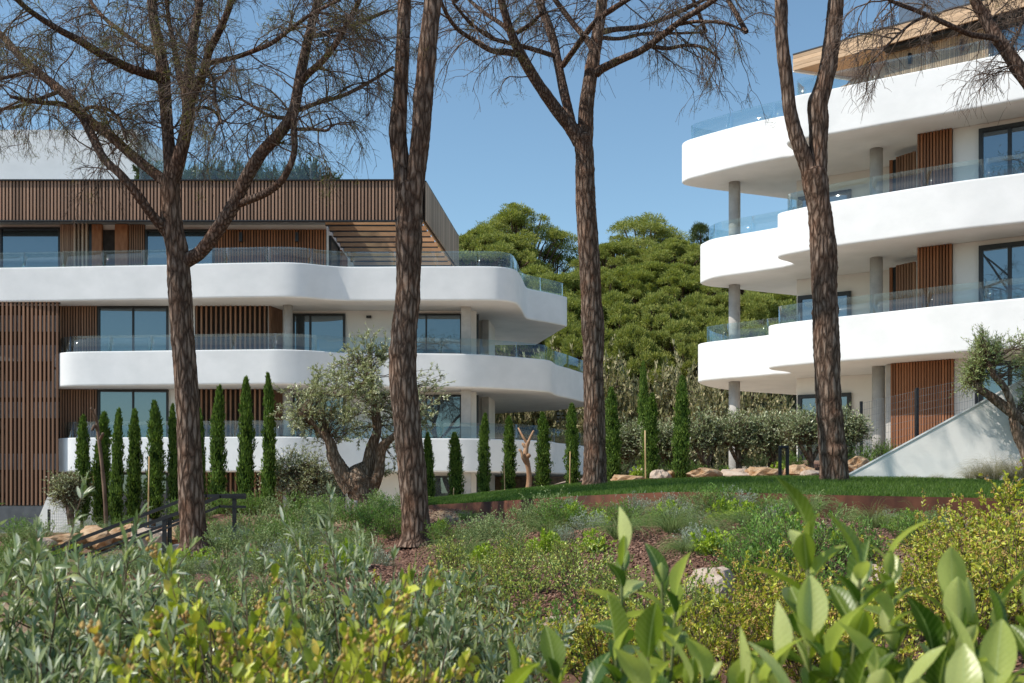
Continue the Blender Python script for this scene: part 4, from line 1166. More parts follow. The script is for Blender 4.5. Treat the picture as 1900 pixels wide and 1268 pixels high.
def pine(base, d0, trunk, limbs, label, seed, tw, crown, needle_p=.10, per_m=6.0, limb_twigs=None, tk=dict()):
    rs = np.random.RandomState(seed)
    org = P(*base, d0)
    org.z -= .1
    root = empty('pine_tree', org, label, 'tree', 'stone pines on the garden slope')
    o = np.array(org)
    tp = [limb_path(t, d0) for t in trunk]
    tp = [(W, R * .95) for W, R in tp]
    me = limb_mesh(tp, o, 40, .055, .045, seed)
    link('trunk', me, root, M['bark'])
    lp = [limb_path(l, d0) for l in limbs]
    for W, R in lp:
        link('branch', limb_mesh([(W, R)], o, 14, .05, .05, seed + 7), root, M['limb'])
    src = lp if limb_twigs is None else [lp[i] for i in limb_twigs]
    if tw and src:
        (V, q), p2, p3 = twigs_for(src, rs, per_m, **tk)
        ob = link('twigs', npmesh('twigs', V - o, q), root, M['twig']); ob['kind'] = 'stuff'
        ends = p2[:, -1]
        ends = ends[rs.rand(len(ends)) < needle_p]
        hi = ends[(ends[:, 2] > o[2] + 3)]
        if len(hi):
            v, f = needles_at(rs, hi, 26, .10, .005)
            ob = link('needles', npmesh('needles', v - o, f), root, M['needle']); ob['kind'] = 'stuff'
    # crown above the picture's top edge
    if crown:
        (cx0, cy0, cz0, rr, hh, nclump) = crown
        cc = rs.normal(0, .45, (nclump, 3)) * np.array([rr, rr, hh * .5]) + np.array([cx0, cy0, cz0])
        cc[:, 2] = np.maximum(cc[:, 2], cz0 - hh * .45)
        v, f = needles_at(rs, cc, 34, .2, .02, .6, .2)
        ob = link('crown', npmesh('crown', v - o, f), root, M['needle']); ob['kind'] = 'stuff'
        # limbs that carry it
        tops = [q[0][-1] for q in tp + lp]; tops = [q for q in tops if q[2] > 9.3] or [max(tops, key=lambda q: q[2])]
        st = np.array([tops[i % len(tops)] for i in range(14)])
        tgt = cc[rs.randint(0, len(cc), 14)]
        pl = np.stack([st * (1 - t) + tgt * t + np.array([0, 0, .5]) * math.sin(3.14 * t) for t in np.linspace(0, 1, 7)], 1)
        v, q = tubes_batch(pl, np.full(14, .045), np.full(14, .015), 6)
        link('crown_limbs', npmesh('crown_limbs', v - o, q, True), root, M['limb'])
    return root

# first pine (leftmost): many limbs, dry twigs
d1 = 16.0
T1 = [[(362, 1022, 0, 40), (362, 1008, 0, 30), (359, 980, 0, 26), (354, 900, 0, 24.5), (351, 824, 0, 22), (346, 705, 0, 22), (338, 604, 0, 22), (332, 530, 0, 22), (328, 468, 0, 20.5), (320, 424, 0, 19.5), (317, 380, 0, 17.5), (317, 335, 0, 17)]]
L1 = [
    [(317, 345, 0, 15), (315, 305, 0, 12), (310, 237, .05, 11), (307, 187, .1, 11.5), (303, 136, .15, 12), (295, 85, .2, 10), (285, 34, .3, 9), (281, 0, .4, 9), (270, -80, .5, 8), (262, -180, .6, 6)],
    [(318, 345, 0, 14), (330, 305, -.05, 13), (346, 237, -.15, 12), (350, 200, -.2, 12), (347, 170, -.2, 11), (355, 100, -.1, 9), (362, 50, 0, 8), (370, 0, .1, 7), (372, -90, .3, 6)],
    [(350, 195, -.2, 9), (362, 168, -.3, 9), (379, 130, -.5, 8), (388, 95, -.7, 7), (406, 60, -.9, 6.5), (425, 15, -1.1, 6), (445, -50, -1.3, 5)],
    [(345, 175, -.2, 7), (335, 150, .1, 7), (330, 125, .3, 6), (322, 80, .5, 5), (312, 30, .8, 4), (310, -20, 1, 4)],
    [(312, 340, .05, 12), (298, 330, .1, 10), (244, 288, .3, 9), (203, 251, .5, 9), (156, 217, .7, 9), (129, 183, .8, 9), (85, 146, 1.0, 8), (44, 112, 1.2, 7), (0, 64, 1.5, 6), (-60, 20, 1.8, 5), (-140, -40, 2.2, 4)],
    [(316, 436, 0, 13), (300, 420, -.1, 10), (276, 392, -.3, 9), (258, 366, -.4, 8.5), (224, 325, -.5, 8), (193, 295, -.4, 8), (170, 251, -.2, 7.5), (150, 215, -.1, 7), (120, 195, -.3, 5), (70, 190, -.6, 4), (20, 180, -.9, 3)],
    [(305, 145, .1, 9), (290, 142, 0, 8.5), (262, 134, -.2, 8), (237, 125, -.3, 8), (190, 102, -.6, 7.5), (146, 75, -.9, 7), (102, 51, -1.2, 6), (51, 17, -1.5, 5), (10, -20, -1.8, 5), (-60, -70, -2.2, 4)],
    [(330, 492, 0, 15), (345, 484, 0, 14), (372, 468, -.1, 13), (400, 432, -.2, 13), (418, 405, -.25, 13), (434, 380, -.3, 12.5), (458, 329, -.4, 12), (485, 285, -.5, 11), (519, 248, -.6, 10.5), (543, 210, -.6, 10), (553, 163, -.5, 9.5), (563, 112, -.4, 9), (577, 51, -.3, 8), (590, 0, -.2, 8), (600, -90, 0, 7)],
    [(440, 378, -.3, 8), (451, 376, -.35, 7.5), (492, 359, -.6, 7), (520, 338, -.7, 6.5), (536, 312, -.75, 6), (546, 280, -.75, 6), (545, 240, -.7, 6), (546, 212, -.65, 6)],
    [(561, 150, -.5, 7), (573, 136, -.6, 6.5), (597, 115, -.8, 6), (627, 75, -1.0, 5.5), (640, 51, -1.1, 5), (665, 5, -1.3, 4.5), (690, -60, -1.5, 4)],
    [(386, 118, -.5, 5), (410, 112, -.6, 4.5), (441, 105, -.8, 4.2), (502, 81, -1.1, 4), (543, 51, -1.3, 3.5), (577, 27, -1.5, 3), (640, -5, -1.8, 2.5)],
    [(552, 205, -.5, 4.5), (593, 190, -.2, 4), (640, 176, .1, 3.5), (690, 150, .4, 3), (730, 125, .7, 2.5)],
    [(290, 100, .3, 5), (262, 85, .5, 4.5), (220, 55, .9, 4), (180, 20, 1.3, 3.5), (150, -30, 1.6, 3)],
    [(150, 215, .2, 4), (165, 200, .3, 3.5), (200, 203, .1, 3.2), (222, 225, -.1, 2.8), (236, 265, -.2, 2.2)],
    [(110, 170, .8, 4), (70, 185, .6, 3.5), (25, 200, .3, 3), (-30, 205, .1, 2.5)],
    [(60, 130, 1.0, 4), (30, 140, .7, 3.5), (-20, 150, .5, 3)],
    [(552, 240, -.5, 3.5), (580, 240, -.8, 3), (608, 242, -1, 2.5), (614, 228, -1, 2), (605, 212, -1, 1.5)],
    [(380, 128, -.5, 4), (395, 150, -.9, 3), (400, 190, -1.2, 2.5), (412, 230, -1.4, 2)],
    [(572, 70, -.4, 5), (610, 60, -.1, 4), (660, 45, .3, 3.5), (720, 20, .8, 3)],
    [(535, 220, -.6, 4), (500, 215, -.3, 3), (465, 195, 0, 2.5), (440, 180, .2, 2)],
    [(350, 215, -.1, 4), (370, 200, .3, 3.2), (395, 205, .6, 2.6), (410, 225, .8, 2)],
]
pine((362, 1018), d1, T1, L1, 'leftmost pine with spreading bare limbs and a dense haze of dry twigs', 21, True, (-5.0, 16.0, 10.6, 2.6, 2.2, 150), needle_p=.30, per_m=7.5, tk=dict(n2=11, n3=3, droop=.2, zmin=6.2, L1=(.4, 1.25), thick=.9))
# second pine, twin stems
d2 = 15.5
T2 = [[(772, 1014, 0, 42), (772, 1002, 0, 33), (772, 985, 0, 28), (768, 920, 0, 27), (762, 850, 0, 26), (753, 760, 0, 26), (748, 690, 0, 26), (750, 620, 0, 26), (756, 560, 0, 24.5), (758, 500, 0, 24.5), (758, 430, 0, 25), (760, 370, 0, 24), (758, 345, 0, 23)],
      [(752, 385, .0, 18), (748, 340, .0, 17), (744, 300, .05, 16), (739, 260, .05, 16.5), (738, 240, .05, 17), (742, 190, .1, 14), (746, 120, .1, 13.5), (749, 50, .15, 13), (750, 0, .2, 13), (748, -150, .3, 11), (740, -350, .5, 7)],
      [(764, 390, -.02, 19), (771, 340, -.03, 18), (777, 290, -.04, 18), (782, 240, -.05, 18), (787, 170, -.08, 18), (793, 100, -.1, 17.5), (799, 40, -.1, 17), (803, 0, -.1, 17), (812, -150, -.2, 14), (825, -350, -.4, 8)]]
pine((772, 1010), d2, T2, [], 'second pine from the left, with a twin-stemmed bare trunk', 22, False, (-1.2, 15.5, 13.6, 2.0, 2.0, 26))
# third pine on the lawn
d3 = 20.0
T3 = [[(1103, 902, 0, 29), (1103, 892, 0, 23), (1103, 840, 0, 21), (1103, 760, 0, 21), (1101, 690, 0, 20.5), (1101, 640, 0, 21.5), (1099, 596, 0, 23), (1097, 560, 0, 20), (1095, 500, 0, 19.5), (1091, 440, 0, 19), (1087, 380, 0, 18.5), (1085, 320, 0, 18), (1084, 285, 0, 18), (1080, 255, 0, 18)],
      [(1083, 275, 0, 16), (1086, 245, .05, 15), (1088, 200, .1, 14), (1095, 150, .15, 13), (1102, 105, .2, 12.5), (1110, 55, .25, 11.5), (1117, 0, .3, 11), (1126, -110, .5, 9), (1130, -260, .8, 6)]]
L3 = [
    [(1077, 265, 0, 14), (1064, 242, -.05, 13), (1045, 220, -.1, 12), (1020, 186, -.2, 11), (998, 155, -.3, 10.5), (978, 122, -.4, 10), (963, 95, -.5, 9), (950, 66, -.6, 8), (938, 30, -.7, 7), (925, -20, -.8, 6.5), (910, -110, -1, 5)],
    [(1062, 236, -.05, 9), (1053, 200, .1, 9), (1042, 150, .3, 8.5), (1034, 110, .4, 8), (1027, 75, .5, 8), (1015, 40, .6, 8), (1003, 10, .7, 8), (990, -60, .9, 7), (980, -150, 1.2, 5)],
    [(1106, 138, .1, 8), (1118, 128, 0, 7.5), (1150, 112, -.3, 7), (1190, 94, -.6, 6.5), (1230, 65, -.9, 6), (1265, 38, -1.2, 5.5), (1310, 10, -1.5, 5), (1370, -30, -1.9, 4)],
    [(1108, 62, .2, 5.5), (1140, 55, .5, 5), (1190, 50, .8, 4.5), (1240, 32, 1.1, 4), (1290, 8, 1.4, 3.5), (1340, -20, 1.7, 3)],
    [(1044, 122, .3, 5.5), (1060, 100, 0, 5.5), (1082, 70, -.3, 5.5), (1108, 38, -.7, 5), (1140, 15, -1, 5), (1180, -10, -1.4, 4)],
    [(1104, 98, .2, 6), (1085, 70, .5, 5.5), (1060, 40, .8, 5.5), (1030, 0, 1.1, 5), (1005, -40, 1.4, 4)],
    [(958, 100, -.5, 6), (940, 96, -.7, 5.5), (912, 94, -.9, 5), (880, 75, -1.2, 4.5), (850, 55, -1.5, 4), (828, 25, -1.8, 3.5), (810, -20, -2, 3)],
    [(1032, 105, .4, 4.5), (1000, 95, .2, 4.2), (960, 84, -.1, 4), (910, 70, -.4, 3.5), (870, 40, -.7, 3), (840, 5, -1, 2.5)],
    [(948, 62, -.6, 4.5), (930, 45, -.4, 4), (900, 25, -.1, 3.5), (870, 0, .2, 3)],
    [(958, 62, -.5, 4), (985, 45, -.6, 3.5), (1005, 25, -.8, 3)],
    [(1205, 86, -.7, 4), (1240, 90, -.8, 3.5), (1275, 84, -1, 3), (1310, 90, -1.2, 2.5), (1335, 110, -1.4, 2)],
    [(1112, 70, .2, 4), (1150, 72, .5, 3.5), (1200, 62, .9, 3), (1260, 62, 1.2, 2.5), (1310, 60, 1.5, 2)],
    [(1255, 46, -1.1, 3.5), (1300, 40, -1.2, 3), (1350, 45, -1.4, 2.5), (1385, 60, -1.6, 2)],
]
pine((1103, 897), d3, T3, L3, 'third pine from the left, forking into three limbs above the lawn', 23, True, (2.0, 20.3, 13.2, 3.0, 2.2, 170), needle_p=.14, per_m=5.0, tk=dict(lo=.35, L1=(.5, 1.5), n2=9, n3=3, thick=1.0))
# fourth pine, forked, on the lawn
d4 = 18.0
T4 = [[(1549, 906, 0, 34), (1549, 894, 0, 28), (1546, 850, 0, 25.5), (1540, 780, 0, 24.5), (1536, 700, 0, 24.5), (1534, 632, 0, 25.5), (1531, 570, 0, 24), (1528, 520, 0, 24), (1528, 470, 0, 25), (1524, 420, 0, 22.5), (1519, 380, 0, 22), (1514, 345, 0, 24), (1510, 320, 0, 24)],
      [(1511, 345, 0, 19), (1500, 312, 0, 16), (1488, 280, -.02, 15), (1474, 240, -.04, 13.5), (1466, 205, -.05, 13), (1462, 170, -.05, 12.5), (1456, 125, -.08, 12.5), (1450, 70, -.1, 12), (1449, 0, -.1, 12), (1444, -150, -.2, 10), (1438, -300, -.3, 6)],
      [(1512, 350, .02, 20), (1518, 310, .03, 18), (1519, 270, .04, 17.5), (1519, 225, .05, 19), (1517, 195, .05, 19), (1526, 165, .06, 17), (1537, 120, .08, 16), (1544, 70, .1, 15.5), (1552, 0, .1, 15), (1562, -150, .2, 12), (1575, -320, .3, 7)]]
pine((1549, 902), d4, T4, [], 'fourth pine, forked low into two stems before the right building', 24, False, (5.3, 18.0, 13.8, 2.6, 2.0, 130))
# fifth pine outside the frame at right, one limb hangs in
d5 = 14.0
T5 = [[(2080, 1000, 0, 30), (2075, 900, 0, 27), (2060, 700, 0, 25), (2035, 500, 0, 23), (2010, 360, 0, 21), (1990, 280, 0, 19)]]
L5 = [
    [(1990, 285, 0, 18), (1950, 215, 0, 16), (1915, 160, 0, 14), (1890, 128, 0, 12.5), (1868, 95, 0, 11.5), (1850, 70, 0, 11), (1828, 35, .1, 10), (1808, 0, .1, 9), (1790, -50, .2, 7)],
    [(1852, 74, 0, 6), (1838, 70, -.1, 5.5), (1800, 64, -.2, 5), (1768, 50, -.3, 4.8), (1735, 35, -.5, 4.5), (1700, 20, -.6, 4), (1660, 5, -.8, 3.5), (1625, -15, -1, 3)],
    [(1848, 66, 0, 4), (1842, 45, .3, 3.5), (1830, 10, .6, 3)],
    [(1990, 282, 0, 16), (1995, 200, .1, 13), (2000, 60, .2, 11), (2010, -150, .4, 8)],
    [(1720, 30, -.5, 3), (1690, 45, -.7, 2.5), (1650, 80, -.9, 2), (1628, 105, -1, 1.6)],
    [(1870, 95, 0, 4), (1890, 60, .3, 3), (1905, 10, .6, 2.5)],
]
pine((2080, 1000), d5, T5, L5, 'pine limb hanging in at the upper right over the timber roof edge', 25, True, (8.6, 14.2, 11.0, 2.4, 1.8, 100), needle_p=.02, per_m=7.0, limb_twigs=[0, 1, 2, 4, 5], tk=dict(lo=.42, L1=(.35, .95), n2=9, n3=3, thick=.85, droop=.4))

# ------------------------------------------------------------------ cypresses
def cypress_mesh(seed, n=5200):
    rs = np.random.RandomState(seed)
    # unit height 1, radius about .065; n upright sprays on an uneven spindle
    h = rs.rand(n) ** .85
    th = rs.rand(n) * 6.283
    prof = np.interp(h, [0, .03, .12, .3, .55, .8, .93, 1.0], [.040, .062, .072, .070, .062, .046, .026, .004])
    ph = rs.uniform(0, 6, 8)
    lump = 1 + .16 * np.sin(3 * th + 14 * h + ph[0]) + .14 * np.sin(2 * th - 23 * h + ph[1]) + .12 * np.sin(5 * th + 37 * h + ph[2]) + .10 * np.sin(th + 61 * h + ph[3])
    r = prof * lump * rs.uniform(.72, 1.05, n) * np.where(rs.rand(n) < .06, 1.25, 1.0)
    lean = .018 * np.sin(h * 4 + ph[4]) * h
    pos = np.stack([r * np.cos(th) + lean, r * np.sin(th), h * .975], 1)
    d = np.stack([np.cos(th) * .34, np.sin(th) * .34, np.ones(n)], 1) + rs.normal(0, .30, (n, 3))
    nr = np.stack([np.cos(th), np.sin(th), np.full(n, .2)], 1) + rs.normal(0, .5, (n, 3))
    v, f = leaves_np(pos, d, nr, rs.uniform(.018, .042, n), rs.uniform(.008, .015, n))
    # core
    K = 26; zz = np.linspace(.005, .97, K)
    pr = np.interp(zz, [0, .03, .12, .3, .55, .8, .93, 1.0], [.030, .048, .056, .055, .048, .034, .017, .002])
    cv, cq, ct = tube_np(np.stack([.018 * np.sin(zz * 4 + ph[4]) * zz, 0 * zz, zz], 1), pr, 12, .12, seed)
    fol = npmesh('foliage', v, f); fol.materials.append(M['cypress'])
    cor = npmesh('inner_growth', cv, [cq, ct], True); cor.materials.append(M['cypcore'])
    return fol, cor
cyp = [cypress_mesh(40 + k) for k in range(5)]
tk_ = npmesh('trunk', *tubes_batch(np.array([[(0, 0, -.06), (0, 0, .1), (0, 0, .2)]]), np.array([.02]), np.array([.012]), 8)); tk_.materials.append(M['stem'])
CY = [(152, 768, 966, 25.0, 30, 'with a crooked dark body, leftmost of the row'), (187, 762, 972, 25.4, 32, 'standing behind the leaning wooden post'), (215, 755, 978, 24.8, 28, 'third from the left end of the row'),
      (246, 757, 968, 25.2, 32, 'with a broad blunt top, fourth from the left'), (285, 741, 962, 25.0, 32, 'tied to a bamboo cane, fifth from the left'), (323, 748, 965, 25.2, 24, 'just left of the leftmost pine trunk'),
      (374, 756, 955, 25.4, 22, 'half hidden by the leftmost pine trunk, on its right'), (404, 712, 962, 24.8, 30, 'first tall one right of the leftmost pine'), (453, 697, 952, 24.8, 30, 'ragged and tall, second right of the leftmost pine'),
      (498, 690, 958, 24.4, 32, 'tallest at the left, next to the old olive tree'), (797, 800, 926, 24.4, 22, 'beside the second pine trunk on its right'), (847, 800, 924, 24.4, 27, 'short, first one clear of the second pine'),
      (898, 764, 917, 24.6, 27, 'before the curved corner of the lowest balcony'), (943, 770, 911, 24.6, 28, 'left of the orange dead tree'), (1007, 762, 907, 24.4, 27, 'right of the orange dead tree'),
      (1062, 746, 902, 24.2, 29, 'thin and gappy, tied to a cane beside the third pine'), (1136, 716, 897, 24.2, 36, 'broad, touching the third pine trunk on its right'), (1206, 727, 894, 23.6, 30, 'tied to a tall bamboo cane behind the lawn'),
      (1190, 668, 868, 29.0, 22, 'tall thin one further back on the slope'), (1262, 694, 889, 23.4, 38, 'dense and broad, rightmost of the row')]
for i, (px, pt, pb0, d, w, lab) in enumerate(CY):
    c = P(px, pb0, d); h = (pb0 - pt) * d / F; r = w * d / F / 2
    root = empty('cypress_tree', (c.x, c.y, c.z - .02), 'slim green cypress ' + lab, 'tree', 'columnar cypresses', rz=0)
    f, co = cyp[i % 5]
    sxy = r / .072 * (.84 + .1 * math.sin(i * 1.9))
    tl = (math.sin(i * 2.7) * .03, math.cos(i * 3.9) * .025)
    for nm, me in (('foliage', f), ('inner_growth', co), ('trunk', tk_)):
        o = link(nm, me, root, None, None, (tl[0], tl[1], i * 2.4), (sxy, sxy, h))
        if nm == 'foliage': o['kind'] = 'stuff'
def cane(px0, py0, px1, py1, d, label, r=.014, mat='cane'):
    a, b = P(px0, py0, d), P(px1, py1, d)
    v, q = tubes_batch(np.array([[tuple(a - Vector((0, 0, .15))), tuple(a.lerp(b, .5)), tuple(b)]]), np.array([r]), np.array([r]), 10)
    n = 10; cap = np.array([np.arange(len(v) - n, len(v))])
    tag(link('bamboo_cane', npmesh('bamboo_cane', v, [q, cap], False), None, M[mat]), label, 'stake')
cane(275, 966, 277, 847, 24.6, 'bamboo cane at the fifth cypress from the left', .017)
cane(1198, 894, 1197, 799, 23.2, 'tall bamboo cane at the cypress behind the lawn', .016)
cane(1057, 902, 1058, 838, 23.9, 'bamboo cane at the gappy cypress beside the third pine', .014)
cane(937, 912, 935, 858, 24.2, 'short bamboo cane at the cypress left of the orange dead tree', .012)
cane(841, 926, 842, 905, 24.0, 'stub of cane at the short cypress by the second pine', .012)

def dead_tree(name, paths, d, mat, label, n=10):
    p = [limb_path(q, d, 5) for q in paths]
    org = np.array([p[0][0][0][0], p[0][0][0][1], p[0][0][0][2]])
    root = empty(name, org, label, 'tree')
    for i, q in enumerate(p):
        link('trunk' if i == 0 else 'branch', limb_mesh([q], org, n, .08, .04, i), root, M[mat])
dead_tree('dead_tree', [[(197, 980, 0, 4), (195, 930, 0, 3.6), (190, 870, 0, 3.4), (183, 810, 0, 3.2), (177, 760, 0, 1.8)], [(182, 802, 0, 2), (176, 790, -.1, 2.6), (171, 798, -.2, 2.6)], [(179, 785, 0, 2), (174, 768, -.1, 2.4), (169, 758, -.2, 2.4)], [(186, 815, 0, 3), (191, 805, -.1, 3)]],
          24.0, 'deadwood', 'leaning grey dead trunk with stubs among the left cypresses')
dead_tree('dead_tree', [[(980, 912, 0, 6), (982, 885, 0, 5), (979, 862, 0, 5), (975, 848, 0, 6), (977, 830, 0, 4), (980, 820, 0, 4)], [(977, 860, 0, 4), (970, 850, -.1, 3), (968, 840, -.1, 2.5), (964, 835, -.1, 2.5)],
                        [(977, 832, 0, 4), (970, 824, 0, 3)], [(976, 850, 0, 4), (982, 845, -.1, 4)], [(979, 824, 0, 3), (984, 812, 0, 2.5), (990, 800, 0, 2)], [(979, 824, 0, 3), (970, 810, 0, 2), (962, 795, .2, 1.5)]], 24.0, 'deadwoodo', 'orange-brown pruned dead tree between two cypresses')

# ------------------------------------------------------------------ hill woods
def puff_tree(seed, lobes, n, leaf=(.10, .21), lw=.05, mat='hillpine'):
    """crown of foliage puffs on many small lobes; unit size about 1 m per unit"""
    rs = np.random.RandomState(seed)
    P_, D_, N_ = [], [], []
    w = np.array([a[3] * a[4] for a in lobes]); w = w / w.sum()
    for (cx, cy, cz, r, hz), ww in zip(lobes, w):
        m = int(n * ww)
        # sub puffs
        k = max(10, int(r * r * 30))
        sd = rdirs(rs, k); sd[:, 2] = np.abs(sd[:, 2]) * 1.0 - .25
        sp = sd * np.array([r, r, hz]) * rs.uniform(.72, 1.0, (k, 1)) + np.array([cx, cy, cz])
        j = rs.randint(0, k, m)
        off = rdirs(rs, m) * rs.uniform(.2, 1.0, (m, 1)) ** .5 * np.array([r, r, hz]) * rs.uniform(.2, .42, (m, 1))
        pos = sp[j] + off
        P_.append(pos)
        dd = off / (np.linalg.norm(off, axis=1)[:, None] + 1e-9) + sd[j] * .5 + np.array([0, 0, .55]) + rs.normal(0, .35, (m, 3))
        D_.append(dd); N_.append(rdirs(rs, m) * .8 + SEEK)
    pos = np.vstack(P_); d = np.vstack(D_); nr = np.vstack(N_); m = len(pos)
    v, f = leaves_np(pos, d, nr, rs.uniform(leaf[0], leaf[1], m), rs.uniform(.7, 1.2, m) * lw)
    me = npmesh('crown', v, f); me.materials.append(M[mat])
    # limbs to the lobes
    T = []
    for (cx, cy, cz, r, hz) in lobes:
        T.append([(0, 0, cz * .25), (cx * .35, cy * .35, cz * .55), (cx * .8, cy * .8, cz * .9), (cx, cy, cz)])
    a = tubes_batch(np.array(T), np.full(len(T), .11), np.full(len(T), .04), 5)
    top = max(l[2] for l in lobes)
    b = tubes_batch(np.array([[(0, 0, -.6), (.1, 0, top * .3), (0, .1, top * .65), (0, 0, top)]]), np.array([.24]), np.array([.07]), 8)
    V, q = merge([a, b])
    tr = npmesh('trunk', V, q, True); tr.materials.append(M['limb'])
    return me, tr

def lobes_dome(seed, k, R, H, base, sz=(.9, 1.7)):
    rs = np.random.RandomState(seed); L = []
    for i in range(k):
        a = rs.uniform(0, 6.283); q = math.sqrt(rs.rand()); r = rs.uniform(*sz)
        L.append((R * q * math.cos(a), R * q * math.sin(a), base + (H - base) * (1 - q * q * .75) * rs.uniform(.75, 1.0), r, r * rs.uniform(.5, .72)))
    return L
big = [puff_tree(60, lobes_dome(60, 46, 4.0, 9.2, 3.6, (.6, 1.25)), 64000), puff_tree(61, lobes_dome(61, 46, 4.3, 8.2, 3.2, (.6, 1.3)), 64000),
       puff_tree(62, lobes_dome(62, 52, 4.0, 6.0, 3.0, (.45, .9)), 60000), puff_tree(63, lobes_dome(63, 54, 4.1, 5.8, 2.8, (.45, .95)), 60000),
       puff_tree(64, lobes_dome(64, 10, 1.2, 6.5, 2.5, (.7, 1.2)), 12000, mat='hilldark')]
big_dark = puff_tree(65, lobes_dome(65, 12, 3.8, 7.4, 3.6, (1.0, 1.8)), 20000, mat='hilldark')
big.append(big_dark)
def hill_tree(kind, px, ptop, d, scale, label, rz=0.0, zbase=None):
    me, tr = big[kind]
    co = np.zeros(len(me.vertices) * 3, dtype=np.float32); me.vertices.foreach_get('co', co)
    top = co.reshape(-1, 3)[:, 2].max() * scale
    x = (px - CX) * d / F
    z = P(px, ptop, d).z - top
    g = g1(x, d)
    root = empty('hill_pine', (x, d, min(z, g)), label, 'tree', 'pines on the wooded hill')
    zs = scale if z <= g + 1e-6 else scale * (P(px, ptop, d).z - g) / top
    o = link('crown', me, root, None, None, (0, 0, rz), (scale, scale, zs)); o['kind'] = 'stuff'
    link('trunk', tr, root, None, None, (0, 0, rz), (scale, scale, zs))
hill_tree(0, 968, 379, 92, 1.25, 'big domed pine on the skyline beside the slatted roof fascia', .3)
hill_tree(3, 890, 415, 88, 1.25, 'lower pine at the left foot of the big domed skyline pine', 1.0)
hill_tree(5, 1035, 448, 95, .72, 'dark pine drooping just left of the third pine trunk', 2.0)
hill_tree(1, 1195, 396, 90, 1.15, 'broad twin-domed pine on the skyline between the buildings', .8)
hill_tree(2, 1140, 445, 84, .9, 'pine below the left side of the broad skyline pine', 2.2)
hill_tree(3, 1245, 440, 84, 1.0, 'pine below the right side of the broad skyline pine', .2)
hill_tree(4, 1300, 408, 96, .8, 'narrow dark pine peeping beside the glass of the right building', .2)
rows = [(905, 500, 76, .9), (985, 487, 74, 1.0), (1050, 497, 73, .95), (1120, 492, 74, 1.0), (1190, 482, 75, 1.05), (1255, 485, 74, 1.0), (1330, 478, 76, 1.05), (1410, 480, 77, 1.0), (1490, 490, 78, 1.0),
        (960, 545, 66, .85), (1030, 540, 66, .9), (1140, 535, 66, .9), (1215, 540, 65, .9), (1290, 538, 66, .95), (1375, 530, 66, .9), (1455, 530, 67, .9), (1080, 590, 61, .75), (1170, 595, 60, .75), (1250, 590, 60.5, .78), (1335, 588, 60, .8), (1420, 590, 61, .8), (840, 520, 76, .9)]
wher = ['behind the upper left balcony corner', 'in the gap right of the upper left balcony', 'behind the third pine trunk, upper row', 'right of the third pine trunk, upper row', 'under the broad skyline pine', 'under the right edge of the skyline pine', 'behind the top tier column of the right building', 'behind the glass of the right building', 'behind the forked pine trunk',
        'behind the top balcony tip of the left building', 'beside the top balcony tip, middle row', 'right of the third pine, middle row', 'in the middle row at the centre of the gap', 'in the middle row left of the right building', 'behind the left column of the right building', 'under the second tier of the right building', 'behind the third pine trunk, lowest row', 'lowest row right of the third pine', 'lowest row at the centre of the gap', 'lowest row at the tip of the right balconies', 'lowest row behind the right building columns', 'behind the glass of the upper left terrace']
for i, ((px, pt, d, s), w_) in enumerate(zip(rows, wher)):
    hill_tree(2 + i % 2, px, pt, d, s, 'rounded yellow-green pine on the hill ' + w_, i * 1.1)

